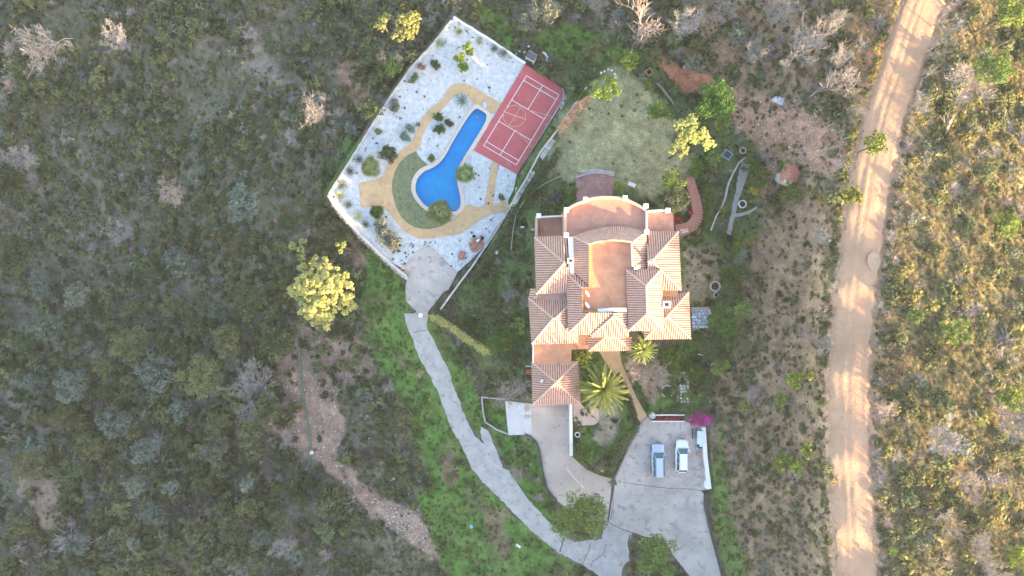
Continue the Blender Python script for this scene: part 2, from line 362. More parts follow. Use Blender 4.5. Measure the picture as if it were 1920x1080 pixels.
# (outline, colour, softness px, strength, ragged px, scrub density, grass density)
ZONES = [
 ([(1370,-60),(1600,-60),(1560,80),(1560,250),(1540,420),(1530,1200),(1360,1200),(1340,800),(1340,560),(1370,440),(1420,300),(1330,180),(1250,60)], BRN, 40, .95, 30, .55, .35),
 ([(1600,-300),(2400,-300),(2400,1500),(1560,1500),(1530,1080),(1530,600),(1560,400),(1590,250),(1560,180)], DRY, 26, 1, 24, .8, 1.0),
 ([(-300,540),(120,480),(360,620),(470,540),(560,600),(500,720),(470,800),(560,880),(600,1200),(-300,1200)], (.085,.082,.062), 60, .7, 40, .95, .3),  # shading of the lower left hollow put into the soil colour
 (ribbon([(x - 12, y) for x, y in ROAD_C], 150), (.38,.25,.15), 40, .8, 16, .25, .3),
 (ribbon(ROAD_C, 108), SAND, 12, .95, 8, 0.03, .12),
 (ribbon([(1225,118),(1300,150),(1390,188),(1460,208),(1530,242),(1600,290)], 30), (.40,.19,.105), 14, .95, 12, .05, .05),
 ([(1590,-60),(1690,-60),(1672,60),(1640,170),(1600,150),(1585,60)], (.40,.19,.10), 24, .85, 16, .25, .3),
 ([(1380,165),(1440,180),(1550,232),(1600,285),(1590,345),(1540,330),(1470,290),(1370,250)], (.38,.215,.15), 20, .9, 16, .12, .15),
 ([(1232,112),(1300,128),(1330,150),(1300,178),(1262,168)], RED, 6, 1, 7, 0, 0),
 ([(1036,128),(1075,135),(1086,158),(1060,160),(1045,150)], RED, 5, 1, 5, 0, 0),
 ([(545,610),(600,600),(660,620),(700,690),(660,730),(600,760),(540,740),(500,700)], PNK, 26, .8, 22, .12, .1),
 ([(480,790),(560,735),(620,735),(650,790),(640,860),(700,925),(780,960),(815,1000),(840,1050),(800,1040),(690,965),(640,900),(560,845)], PNK, 12, 1, 10, .05, .05),
 ([(630,120),(690,105),(700,180),(660,200)], (.30,.17,.12), 12, .7, 12, .3, .1),
 ([(600,380),(650,400),(700,470),(680,520),(600,450)], (.20,.13,.10), 16, .7, 16, .5, .1),
 ([(20,880),(110,900),(125,990),(60,980)], (.28,.19,.14), 14, .8, 14, .2, .1),
 ([(455,60),(480,70),(540,160),(500,165),(455,120)], (.24,.20,.16), 18, .7, 14, .2, .1),
 ([(0,690),(60,740),(110,820),(80,850),(20,800)], (.24,.19,.15), 16, .7, 14, .25, .1),
 ([(690,455),(730,495),(762,530),(770,590),(800,690),(850,800),(890,880),(950,950),(1010,1010),(1090,1065),(1100,1130),(870,1130),(830,1060),(786,960),(796,880),(776,800),(752,740),(715,700),(685,640),(676,540)], VIV, 8, 1, 16, .04, 1),
 ([(800,585),(850,640),(885,700),(905,760),(912,800),(930,830),(905,830),(850,740),(830,670),(800,620)], VIV, 8, 1, 8, .06, 1),
 ([(900,740),(950,752),(955,822),(1000,828),(1012,860),(1025,930),(1070,1000),(1040,990),(985,930),(955,880),(930,830),(910,790)], (.07,.15,.03), 6, 1, 8, .2, 1),
 ([(890,10),(940,20),(968,60),(962,96),(915,72)], VIV, 9, 1, 8, .02, 1),
 ([(975,50),(1060,45),(1160,70),(1205,110),(1190,135),(1080,120),(1030,100)], (.085,.17,.03), 14, .9, 18, .15, 1),
 ([(1330,920),(1352,780),(1368,900),(1376,980),(1410,1090),(1372,1130),(1350,1040)], VIV, 8, .9, 10, .05, 1),
 ([(640,262),(678,268),(640,345),(610,370),(612,320)], VIV, 10, .8, 10, .2, .8),
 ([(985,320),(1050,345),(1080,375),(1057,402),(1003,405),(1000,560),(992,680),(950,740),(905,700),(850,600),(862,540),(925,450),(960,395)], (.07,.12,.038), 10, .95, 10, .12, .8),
 ([(1060,170),(1090,175),(1048,250),(1010,310),(985,350),(950,400),(925,445),(900,460),(975,330)], (.07,.125,.035), 8, .95, 6, .2, 1),
 ([(1045,100),(1230,110),(1290,190),(1420,270),(1430,440),(1360,470),(1280,440),(1250,400),(1060,370),(990,330),(1050,210)], (.075,.11,.042), 14, .9, 14, .08, .7),
 (LAWN, LWN, 22, 1, 22, 0, .30),
 ([(1270,440),(1345,425),(1395,450),(1400,560),(1380,660),(1300,680),(1270,600)], (.09,.125,.042), 14, .95, 12, .1, .6),
 ([(1283,470),(1335,462),(1352,520),(1340,560),(1290,578),(1280,540)], TAN, 16, .9, 18, 0, .2),
 ([(1070,655),(1300,645),(1320,780),(1215,790),(1165,880),(1130,900),(1075,860)], (.075,.135,.035), 8, 1, 8, .05, .9),
 ([(1178,672),(1236,668),(1244,712),(1228,762),(1204,750),(1180,712)], (.28,.20,.15), 10, .9, 10, 0, .1),
 ([(1092,742),(1140,738),(1166,776),(1158,812),(1134,836),(1110,818),(1122,794)], (.27,.23,.17), 8, .95, 9, 0, .1),
 ([(960,960),(890,940),(905,960),(925,1010),(945,1050),(960,1030),(940,990)], (.19,.13,.09), 6, .8, 6, .1, .3),
 ([(825,855),(850,850),(860,900),(845,915),(828,900)], (.20,.13,.09), 6, .8, 6, .2, .1),
]
def zone_eval(px, py, what):
    """blend colours (what='c') or densities (what='s' scrub, 'g' grass)"""
    px = np.asarray(px, float); py = np.asarray(py, float)
    n1 = fbm(px / 26, py / 26, 4) * 2
    if what == 'c':
        n0 = fbm(px / 90 + 5, py / 90, 3)[..., None]; n2 = fbm(px / 14 + 9, py / 14, 3)[..., None]
        col = np.array(SOIL) * (1 + n0 * .7) * np.array([1, 1, 1]) + np.array([.045, .028, .026]) * np.clip(n2 * 3, -1, 1)
    else: col = np.full(px.shape, .95 if what == 's' else .25)
    for poly, c, soft, st, rag, sc, gr in ZONES:
        x0 = min(p[0] for p in poly) - soft - rag * 1.2; x1 = max(p[0] for p in poly) + soft + rag * 1.2
        y0 = min(p[1] for p in poly) - soft - rag * 1.2; y1 = max(p[1] for p in poly) + soft + rag * 1.2
        k = (px > x0) & (px < x1) & (py > y0) & (py < y1)
        if not k.any(): continue
        d = sdf(px[k], py[k], poly) + n1[k] * rag
        w = (1 - sstep(-soft / 2, soft / 2, d)) * st
        if what == 'c':
            nn = fbm(px[k] / 18 + c[0] * 99, py[k] / 18, 4)
            cc = np.array(c)[None, :] * (1 + nn[:, None] * .8)
            if c[1] > c[0] * 1.4: mixk = np.clip(.10 + fbm(px[k] / 40 + 31, py[k] / 40, 4) * 2.4, 0, .85)[:, None]; cc = cc * (1 - mixk) + np.array([.13, .125, .06]) * mixk
            col[k] = col[k] * (1 - w[:, None]) + cc * w[:, None]
        else:
            v = sc if what == 's' else gr
            col[k] = col[k] * (1 - w) + v * w
    return col
flatc = [(552,608),(572,608),(590,880),(570,882)]
HARD = [GRAVEL, APRON, LANE, DRIVE, PARK, PLATE, FPATH, PATIO, ROAD, HOUSE]
def hard_d(px, py):
    d = np.full(np.asarray(px, float).shape, 99.0)
    for p in HARD:
        x0 = min(q[0] for q in p) - 20; x1 = max(q[0] for q in p) + 20; y0 = min(q[1] for q in p) - 20; y1 = max(q[1] for q in p) + 20
        k = (px > x0) & (px < x1) & (py > y0) & (py < y1)
        if k.any(): d[k] = np.minimum(d[k], sdf(px[k], py[k], p))
    return d
ext = 150 * 1.35 ** np.arange(1, 13); ext = np.cumsum(ext)
gxs = np.r_[(-160 - ext)[::-1], np.arange(-160, 2085, 3.2), 2085 + ext]
gys = np.r_[(-130 - ext)[::-1], np.arange(-130, 1215, 3.2), 1215 + ext]
GX, GY = np.meshgrid(gxs, gys)
GZ = gz(GX, GY)
hd = hard_d(GX, GY)
rough = sstep(1, 14, np.minimum(hd, sdf(GX, GY, [(556,610),(567,610),(574,725),(586,800),(587,880),(574,880),(570,800),(560,725)])))
lawnk = sstep(0, 20, sdf(GX, GY, LAWN))
amp = .12 + .50 * lawnk
micro = fbm(GX / 22, GY / 22, 5) * 1.2 * amp + fbm(GX / 70 + 3, GY / 70, 3) * 1.6 * lawnk
east = sstep(1560, 1700, GX)
micro = micro * (1 - .55 * east)
GZ = GZ + micro * rough - (1 - rough) * .05
k = (H - GZ) / FPX
V = np.stack([(GX - 960) * k, (540 - GY) * k, GZ], -1).reshape(-1, 3)
ny, nx = GX.shape; ii = np.arange(ny * nx).reshape(ny, nx)
Q = np.stack([ii[:-1, :-1], ii[1:, :-1], ii[1:, 1:], ii[:-1, 1:]], -1).reshape(-1, 4)
# leave a hole where the pool basin is let into the ground
qx = (GX[:-1, :-1] + 1.6).ravel(); qy = (GY[:-1, :-1] + 1.6).ravel()
kk = (qx > 760) & (qx < 930) & (qy > 180) & (qy < 420)
hole = np.zeros(len(qx), bool); hole[kk] = sdf(qx[kk], qy[kk], COPE) < -3.5
Q = Q[~hole]
gme = npmesh('ground', V, Q)
colr = zone_eval(GX, GY, 'c'); colr = np.clip(colr, .01, .9).reshape(-1, 3)
ca = gme.color_attributes.new('soil', 'FLOAT_COLOR', 'POINT')
ca.data.foreach_set('color', np.c_[colr, np.ones(len(colr))].astype(np.float32).ravel())
gm = bpy.data.materials.new('ground_earth'); gm.use_nodes = True; t = gm.node_tree; L = t.links.new; b = t.nodes['Principled BSDF']
b.inputs['Roughness'].default_value = .95; b.inputs['Specular IOR Level'].default_value = .1
at_ = N(t, 'ShaderNodeAttribute', attribute_name='soil'); geo = N(t, 'ShaderNodeNewGeometry')
def gnoise(sc, lo, hi, det=5):
    n = N(t, 'ShaderNodeTexNoise'); n.inputs['Scale'].default_value = sc; n.inputs['Detail'].default_value = det; n.inputs['Roughness'].default_value = .7
    L(geo.outputs['Position'], n.inputs['Vector']); r = N(t, 'ShaderNodeMapRange'); r.inputs['From Min'].default_value = .3; r.inputs['From Max'].default_value = .7
    r.inputs['To Min'].default_value = lo; r.inputs['To Max'].default_value = hi; L(n.outputs['Fac'], r.inputs['Value']); return r.outputs[0], n
a1, _ = gnoise(1.1, .65, 1.4); a2, n2 = gnoise(5.5, .6, 1.45, 4)
mm = N(t, 'ShaderNodeMath', operation='MULTIPLY'); L(a1, mm.inputs[0]); L(a2, mm.inputs[1])
vs_ = N(t, 'ShaderNodeVectorMath', operation='SCALE'); L(at_.outputs['Color'], vs_.inputs[0]); L(mm.outputs[0], vs_.inputs['Scale'])
L(vs_.outputs[0], b.inputs['Base Color'])
bn = N(t, 'ShaderNodeBump'); bn.inputs['Strength'].default_value = .7; bn.inputs['Distance'].default_value = .12; L(n2.outputs['Fac'], bn.inputs['Height']); L(bn.outputs[0], b.inputs['Normal'])
ground = link('ground', gme, gm, smooth=True); tag(ground, kind='structure')

# ------------------------------------------------------------------ paved surfaces
concrete = mat('concrete', (.42, .365, .33), var=.27, scale=.24, coord='P', bump=.2, bscale=9, detail=9, speck=(1.3, (.31, .275, .25), .43))
concrete2 = mat('concrete_old', (.38, .35, .33), var=.2, scale=.8, coord='P', bump=.3, bscale=7, detail=9, speck=(1.5, (.29, .26, .23), .40))
concrete_warm = mat('concrete_warm', (.47, .365, .305), var=.2, scale=.3, coord='P', bump=.2, bscale=9, detail=9, speck=(1.2, (.36, .28, .24), .40))
whitepaint = mat('white_render', (.74, .72, .68), var=.07, scale=1.2, coord='P', rough=.8)
sand = mat('track_dirt', SAND, var=.18, scale=.35, coord='P', bump=.8, bscale=4, detail=9, speck=(2.2, (.38, .25, .17), .40))
tanpave = mat('tan_paving', (.53, .35, .19), var=.14, scale=.9, coord='P', detail=9, speck=(2.2, (.42, .29, .18), .42))
gravelm = mat('white_gravel', (.53, .53, .525), var=.22, scale=1.6, coord='P', bump=1.0, bscale=14, detail=4, speck=(5.0, (.34, .34, .32), .37))
stone = mat('rubble_stone', (.36, .31, .26), var=.35, scale=1.2, coord='P', bump=.6, rnd=.25)
stonel = mat('pale_stone', (.52, .48, .42), var=.25, scale=1.2, coord='P', bump=.5, rnd=.25)
brick = mat('red_brick', (.42, .19, .13), var=.25, scale=2, coord='P', bump=.4, rnd=.25)
darkm = mat('dark_gap', (.03, .03, .03), var=.2)
iron = mat('iron', (.06, .07, .08), rough=.5, metal=.6)
grassm_d = mat('pool_lawn', (.17, .19, .10), var=.3, scale=1.6, coord='P', bump=1, bscale=12, speck=(5, (.09, .13, .05), .42))

# the dirt track, with wheel ruts as real relief
_rl = []
for _a, _b in zip(chaikin(ROAD_C, 2, False), chaikin(ROAD_C, 2, False)[1:]):
    for _j in range(4): _rl.append((_a[0] + (_b[0] - _a[0]) * _j / 4, _a[1] + (_b[1] - _a[1]) * _j / 4))
RP = ribbon(_rl, [72 + 22 * float(fbm(np.array([i * .5]), np.array([2.2]), 4)[0]) * 2 for i in range(len(_rl))])
rv, rf = cdt(RP, 4.2); rv = np.array(rv)
rcx = np.interp(rv[:, 1], [p[1] for p in ROAD_C], [p[0] for p in ROAD_C])
off = rv[:, 0] - rcx
ripple = fbm(rv[:, 0] / 10, rv[:, 1] / 30, 4)
zz = gz(rv[:, 0], rv[:, 1]) + .07 + fbm(off / 5 + 3, rv[:, 1] / 90, 3) * .05 + ripple * .07 - .06 * np.exp(-((off + 2) / 2.5) ** 2) - .05 * np.exp(-((off + 17) / 2.5) ** 2)  + .09 * sstep(20, 38, off) - .12 * sstep(33, 39, abs(off))
kk = (H - zz) / FPX; rp = np.c_[(rv[:, 0] - 960) * kk, (540 - rv[:, 1]) * kk, zz]
o = obj('dirt_track', rp, [f[::-1] for f in rf], sand, smooth=True); tag(o, kind='structure')
if o.data.polygons[0].normal.z < 0: o.data.flip_normals()

drape('lane', LANE, .05, concrete2, 10, rough=1.2)
drape('upper_drive', DRIVE, .055, concrete_warm, 10)
drape('parking_area', PARK, .06, concrete, 12)
drape('lower_drive', PLATE, .05, concrete, 12)
drape('apron', APRON, .13, concrete, 10)
drape('garden_path', FPATH, .06, mat('path_sand', (.50, .34, .20), var=.15, scale=1, coord='P', speck=(3, (.40, .27, .16), .4)), 9)
PADW = [(947,752),(996,758),(997,815),(984,815),(953,816)]
drape('parking_bay', PADW, .075, mat('pale_slab', (.55, .50, .48), var=.12, scale=.5, coord='P', speck=(.9, (.66, .62, .58), .42)), 10)
# cracks and joints in the concrete: narrow recessed strips of dark filler
jm = mat('joint_filler', (.09, .08, .06), var=.4, scale=3, coord='P')
def strip(name, pts, w, off, m, label=None, cat=None, kind='structure', parent=None, jit=0, res=6):
    q = []
    for i in range(len(pts) - 1):
        a, b = pts[i], pts[i + 1]; l = math.hypot(b[0] - a[0], b[1] - a[1]); n = max(1, int(l / 6))
        for j in range(n): q.append((a[0] + (b[0] - a[0]) * j / n + random.uniform(-jit, jit), a[1] + (b[1] - a[1]) * j / n + random.uniform(-jit, jit)))
    q.append(pts[-1]); P = ribbon(q, w); n = len(q); zs = gz([p[0] for p in q], [p[1] for p in q]) + off
    vs = [W(p[0], p[1], zs[i if i < n else 2 * n - 1 - i]) for i, p in enumerate(P)]
    f = [(i, 2 * n - 1 - i, 2 * n - 2 - i, i + 1) for i in range(n - 1)]
    m_ = 2 * n; vs += [(v[0], v[1], v[2] - .12) for v in vs]
    f += [(i, i + 1, m_ + i + 1, m_ + i) for i in range(n - 1)] + [(m_ + 2 * n - 1 - i, m_ + 2 * n - 2 - i, 2 * n - 2 - i, 2 * n - 1 - i) for i in range(n - 1)]
    o = obj(name, vs, f, m, parent)
    if o.data.polygons[0].normal.z < 0: o.data.flip_normals()
    return tag(o, label, cat, None, kind)
for pts, w, j in [([(1168,904),(1190,908),(1230,913),(1258,916),(1300,917),(1313,920)], .9, .7), ([(1140,978),(1161,990),(1189,1000),(1207,1006)], 1.1, .8), ([(1058,1006),(1050,1035)], 2.2, .8),
                  ([(1108,1018),(1101,1040),(1092,1058)], 1.0, 1.5), ([(1136,1020),(1130,1040),(1112,1052),(1108,1064)], .9, 1.5), ([(1182,1002),(1178,1020),(1182,1045)], 2.2, .8),
                  ([(1152,902),(1150,940),(1145,975)], .8, .8), ([(775,623),(800,620)], .8, 1), ([(813,477),(826,543),(841,550)], .7, .6), ([(760,540),(800,553),(815,560)], .7, .8), ([(792,490),(838,540)], .5, .5),
                  ([(843,806),(850,800)], 1.4, .4)]:
    strip('joint', pts, w, .066, jm, jit=j)
drain = strip('drain_channel', [(1151,900),(1148,925),(1144,950),(1140,977)], 3.2, .075, iron, 'dark iron drain grating across the drive beside the parking area', 'drain', None)
# patch of pale cement on the drive and track
strip('cement_patch', [(1062,877),(1074,892),(1086,905),(1094,914)], [1.5] * 4 and 4.5, .062, stonel)
# kerbs
def kerb(name, pts, w, h, m, label, cat='kerb', group=None):
    mb = MB(); wall_line(mb, pts, w, lambda x, y: gz1(x, y) + h, lambda x, y: gz1(x, y) - .5); o = mb.build(name, m); return tag(o, label, cat, group)
kerb('kerb', [(984,814),(995,819),(1006,829),(1011,842),(1014,860),(1018,885),(1026,917),(1034,928),(1044,938)], 2.6, .28, iron, 'dark curved kerb along the left edge of the upper drive')
kerb('kerb', [(1328,920),(1322,932),(1322,951),(1328,978),(1334,1003),(1345,1043),(1355,1082),(1368,1130)], 2.8, .35, iron, 'dark kerb along the right edge of the lower drive')
kerb('kerb', [(1201,796),(1184,829),(1170,860),(1160,882),(1152,900)], 2.8, .3, mat('grey_cement', (.24, .22, .21), var=.2, coord='P'), 'grey cement kerb on the left side of the parking area')
kerb('kerb', [(1201,795),(1214,781)], 3.4, .12, mat('grey_cement', (.24, .22, .21)), 'short grey step where the sandy garden path meets the parking area')

# ------------------------------------------------------------------ pool terrace
drape('gravel_terrace', GRAVEL, 0, gravelm, 14, z=POOLZ - .02)
# cut the pool out of the gravel terrace: bury the sheet below the basin instead of leaving it over the water
def cut(o, poly, d):
    bm = bmesh.new(); bm.from_mesh(o.data); z = POOLZ
    fx = []
    for f in bm.faces:
        c = f.calc_center_median(); k = (H - c.z) / FPX; px = 960 + c.x / k; py = 540 - c.y / k
        if float(sdf([px], [py], poly)[0]) < d: fx.append(f)
    bmesh.ops.delete(bm, geom=fx, context='FACES'); bm.to_mesh(o.data); bm.free()
def ringsheet(name, outer, hole, z, m, res=10, skirt=.2, **kw):
    """flat sheet between an outline and a hole (pixels)"""
    def dense(poly, s):
        q = []
        for i in range(len(poly)):
            a = poly[i]; b = poly[(i + 1) % len(poly)]; l = math.hypot(b[0] - a[0], b[1] - a[1]); k = max(1, int(l / s))
            q += [(a[0] + (b[0] - a[0]) * j / k, a[1] + (b[1] - a[1]) * j / k) for j in range(k)]
        return q
    O = dense(outer, res); I = dense(hole, res)
    pts = [Vector(p) for p in O] + [Vector(p) for p in I]
    e = [(i, (i + 1) % len(O)) for i in range(len(O))] + [(len(O) + i, len(O) + (i + 1) % len(I)) for i in range(len(I))]
    r = delaunay_2d_cdt(pts, e, [], 0, 1e-4); vs = [tuple(p) for p in r[0]]; fs = []
    cx = np.array([np.mean([vs[i][0] for i in f]) for f in r[2]]); cy = np.array([np.mean([vs[i][1] for i in f]) for f in r[2]])
    ok = (sdf(cx, cy, outer) < 0) & (sdf(cx, cy, hole) > 0)
    fs = [tuple(f) for f, q in zip(r[2], ok) if q]
    P = [W(p[0], p[1], z) for p in vs]
    cnt = set((f[i], f[(i + 1) % 3]) for f in fs for i in range(3))
    be = [e for e in cnt if (e[1], e[0]) not in cnt]; low = {}; F = list(fs)
    for e in be:
        for i in e:
            if i not in low: low[i] = len(P); P.append((P[i][0], P[i][1], z - skirt))
    F += [(e[1], e[0], low[e[0]], low[e[1]]) for e in be]
    o = obj(name, P, F, m, kw.get('parent'))
    if o.data.polygons[0].normal.z < 0: o.data.flip_normals()
    return o
bpy.data.objects.remove(bpy.data.objects['gravel_terrace'])
COPE_S = chaikin(COPE, 2); WATER_S = chaikin(WATER, 2)
innerC = COPE_S
tag(ringsheet('gravel_terrace', GRAVEL, innerC, POOLZ - .02, gravelm, 9), kind='structure')
_gt = bpy.data.objects['gravel_terrace']
PATH_S = chaikin(PATH, 1)
drape('pool_path', PATH_S, 0, tanpave, 12, z=POOLZ + .03, skirt=.1)
drape('pool_path_branch', STRIP, 0, tanpave, 12, z=POOLZ + .036, skirt=.1)
drape('pool_lawn', CRESC, 0, grassm_d, 9, z=POOLZ + .012, skirt=.1)
# pool
pool = empty('swimming_pool', W(850, 300, POOLZ), 'bright blue keyhole-shaped swimming pool with pale stone edge in the gravel terrace', 'swimming pool')
ringsheet('coping', COPE_S, WATER_S, POOLZ + .10, mat('coping_stone', (.60, .48, .38), var=.10, scale=3, coord='P'), 6, skirt=.35, parent=pool)
bluet = tilemat('pool_tile', (.008, .60, .97), (.02, .68, .98), .30, .30, rough=.3, var=.06, msize=.012, offset=0, bigvar=.08)
mb = MB(); wp = [W(p[0], p[1], POOLZ + .1) for p in WATER_S]; mb.prism([(p[0], p[1]) for p in wp][::-1], POOLZ - 1.5, POOLZ + .04)
top = mb.f[0]; mb.f = mb.f[1:]       # open top
bas = mb.build('basin', bluet, pool); bas.data.flip_normals()
wm = bpy.data.materials.new('pool_water'); wm.use_nodes = True; t = wm.node_tree; L = t.links.new
pb = t.nodes['Principled BSDF']; pb.inputs['Base Color'].default_value = (.30, .72, .98, 1); pb.inputs['Roughness'].default_value = .04; pb.inputs['IOR'].default_value = 1.33
pb.inputs['Transmission Weight'].default_value = 1
nw = N(t, 'ShaderNodeTexNoise'); nw.inputs['Scale'].default_value = 2.2; g_ = N(t, 'ShaderNodeNewGeometry'); L(g_.outputs['Position'], nw.inputs['Vector'])
bw = N(t, 'ShaderNodeBump'); bw.inputs['Strength'].default_value = .12; bw.inputs['Distance'].default_value = .05; L(nw.outputs['Fac'], bw.inputs['Height']); L(bw.outputs[0], pb.inputs['Normal'])
# water lets daylight through to the tiled floor
tr = N(t, 'ShaderNodeBsdfTransparent'); tr.inputs[0].default_value = (.80, .95, 1, 1); gl = N(t, 'ShaderNodeBsdfGlossy'); gl.inputs['Roughness'].default_value = .05
L(bw.outputs[0], gl.inputs['Normal']); fr_ = N(t, 'ShaderNodeFresnel'); fr_.inputs['IOR'].default_value = 1.33; ms_ = N(t, 'ShaderNodeMixShader')
L(fr_.outputs[0], ms_.inputs[0]); L(tr.outputs[0], ms_.inputs[1]); L(gl.outputs[0], ms_.inputs[2]); L(ms_.outputs[0], t.nodes['Material Output'].inputs['Surface'])
t.nodes.remove(pb)
mb = MB(); mb.v = [W(p[0], p[1], POOLZ - .03) for p in WATER_S]; mb.f = [tuple(range(len(mb.v)))]
wo = mb.build('water', wm, pool)
if wo.data.polygons[0].normal.z < 0: wo.data.flip_normals()
# underwater steps in the lower right corner (four treads)
stepm = mat('pool_step_tile', (.08,.60,.95), var=.06, scale=3, coord='P', rough=.4)
for i in range(4):
    a = (838 + i * 3.6, 379 + i * 4.6); b_ = (864 + i * .3, 366 + i * 5.2)
    q = [a, b_, (865, 392), (852, 396), (842 + i * 2, 392)]
    if i == 3: q = [(849, 393), (864, 384), (862, 391), (854, 395)]
    mb = MB(); mb.prism([W(x, y, POOLZ)[:2] for x, y in q], POOLZ - 1.49, POOLZ - 1.05 + i * .26); mb.build('step', stepm, pool)
mb = MB(); mb.lathe((0, 0, 0), [(.16, 0), (.16, .012), (.12, .016)], 14); o = mb.build('skimmer_cover', whitepaint, pool); o.parent = None; o.location = W(895, 219, POOLZ - 1.48); o.parent = pool; o.matrix_parent_inverse = Matrix.Translation(pool.location).inverted()
# plant-room hatch at the head of the pool
hm = mat('blue_grey_plastic', (.42, .52, .58), var=.08, rough=.5)
mb = MB(); c = W(909, 197.5, POOLZ + .06); mb.prism([W(x, y, POOLZ)[:2] for x, y in [(905,193),(910,191.5),(913.5,196),(912,204),(906,201.5)]], POOLZ + .02, POOLZ + .14)
tag(mb.build('pool_hatch', hm), 'small pale blue hatch cover at the top end of the pool', 'hatch cover')

# sports court
court = empty('sports_court', W(970, 220, POOLZ), 'red hard court with white badminton lines and a tan circle beside the pool', 'sports court')
mb = MB(); mb.prism([W(x, y, POOLZ + .08)[:2] for x, y in COURT], POOLZ - .15, POOLZ + .08)
mb.build('surface', mat('court_red', (.45, .10, .105), var=.15, scale=.45, coord='P', rough=.75, detail=9, speck=(1.1, (.42, .15, .13), .38)), court)
linem = mat('court_white', (.72, .66, .66), var=.08, scale=4, coord='P'); linet = mat('court_tan', (.55, .33, .16), var=.1, scale=4, coord='P')
TLc, Uc, Vc = (987, 142), (61, 36), (-80, 131)
def CP(a, b): return (TLc[0] + Uc[0] * a + Vc[0] * b, TLc[1] + Uc[1] * a + Vc[1] * b)
ln = [0]
def cline(a, b, w, m, lift=0):
    z = POOLZ + .084 + lift; P = ribbon([a, b], w); mb = MB(); mb.prism([W(x, y, z)[:2] for x, y in P], z - .003, z); mb.build('line', m, court)
for i, (a, b) in enumerate([((0,0),(1,0)),((0,.065),(1,.065)),((0,.345),(1,.345)),((0,.65),(1,.65)),((0,.94),(1,.94)),((0,1),(1,1))]): cline(CP(*a), CP(*b), 1.15, linem)
for a, b in [((0,-.003),(0,1.003)),((1,-.003),(1,1.003)),((.5,0),(.5,.345)),((.5,.65),(.5,1))]: cline(CP(*a), CP(*b), 1.15, linem, .004)
cline((976,200.5),(954.5,236), 1.1, linet, .008); cline((990,206),(1034,218), 1.0, linet, .008); cline((966,243),(1001,279), 1.0, linet, .008); cline((944,209),(986,224), .6, linem, .011)
mb = MB(); n = 40; cc = (964.6, 217.4); z = POOLZ + .094
for k_ in range(n):
    a0, a1 = 2 * math.pi * k_ / n, 2 * math.pi * (k_ + 1) / n
    mb.add([W(cc[0] + 21.5 * math.cos(a0), cc[1] + 20.5 * math.sin(a0), z), W(cc[0] + 21.5 * math.cos(a1), cc[1] + 20.5 * math.sin(a1), z), W(cc[0] + 20.4 * math.cos(a1), cc[1] + 19.4 * math.sin(a1), z), W(cc[0] + 20.4 * math.cos(a0), cc[1] + 19.4 * math.sin(a0), z)], [(0, 1, 2, 3)])
o = mb.build('circle', linet, court)
if o.data.polygons[0].normal.z < 0: o.data.flip_normals()

# retaining walls of the gravel terrace
def rwall(pts, w, ztop, label, m=whitepaint, jit=.6, zb=None, name='retaining_wall'):
    q = []
    for i in range(len(pts) - 1):
        a, b = pts[i], pts[i + 1]; l = math.hypot(b[0] - a[0], b[1] - a[1]); n = max(1, int(l / 9))
        for j in range(n): q.append((a[0] + (b[0] - a[0]) * j / n + random.uniform(-jit, jit), a[1] + (b[1] - a[1]) * j / n + random.uniform(-jit, jit)))
    q.append(pts[-1]); mb = MB(); wall_line(mb, q, w, ztop, zb or (lambda x, y: min(gz1(x - 8, y), gz1(x, y + 8), POOLZ) - 1.2))
    return tag(mb.build(name, m), label, 'wall')
wallcap = mat('aged_wall', (.50, .46, .42), var=.25, scale=1.2, coord='P', bump=.6)
rwall([(847,38),(813,82),(769,129),(722,197),(673,275),(617,364)], 4.2, POOLZ + .22, 'long pale retaining wall on the upper left side of the gravel terrace', wallcap)
rwall([(616,366),(631,390),(679,444),(726,489),(758,516),(762,523)], 5.0, POOLZ + .25, 'stone retaining wall on the lower left side of the gravel terrace', stonel)
rwall([(850,31),(918,74),(985,118)], 4.0, POOLZ + .25, 'pale retaining wall on the upper right side of the gravel terrace', whitepaint)
# rubble stones along the lower left wall: piece by piece
def stones(parent, line, n, size, m, z, spread, seed, name='stone'):
    r = random.Random(seed); protos = []
    for k_ in range(4):
        bm = bmesh.new(); bmesh.ops.create_icosphere(bm, subdivisions=1, radius=.5)
        for v in bm.verts: v.co *= r.uniform(.75, 1.15); v.co.z *= .6
        me = bpy.data.meshes.new('stone'); bm.to_mesh(me); bm.free(); me.materials.append(m); protos.append(me)
    L_ = [0]
    for a, b in zip(line, line[1:]): L_.append(L_[-1] + math.hypot(b[0] - a[0], b[1] - a[1]))
    for i in range(n):
        s = (i + r.uniform(.2, .8)) / n * L_[-1]; x = np.interp(s, L_, [p[0] for p in line]) + r.uniform(-1, 1) * spread; y = np.interp(s, L_, [p[1] for p in line]) + r.uniform(-1, 1) * spread
        zz = z if z is not None else gz1(x, y) + .05
        o = bpy.data.objects.new(name, protos[i % 4]); C.objects.link(o); w = W(x, y, zz)
        if parent: o.parent = parent; w = tuple(w[k_] - parent.location[k_] for k_ in range(3))
        o.location = w; sc = size * r.uniform(.7, 1.4); o.scale = (sc, sc * r.uniform(.7, 1.1), sc * .8); o.rotation_euler = (0, 0, r.uniform(0, 6))
rw = empty('rubble_edge', W(690, 450, POOLZ), 'line of loose pale stones on the lower left edge of the gravel terrace', 'stones')
stones(rw, [(618,372),(632,395),(680,450),(728,495),(757,520)], 110, .36, stone, POOLZ + .05, 1.6, 1)
rw = empty('rubble_edge', W(985, 330, POOLZ), 'row of pale rocks along the bank right of the court below the tiled steps', 'stones')
stones(rw, [(1062,180),(1048,215),(1030,255),(1003,300),(985,330),(968,360)], 70, .5, stone, POOLZ + .3, 3, 2)
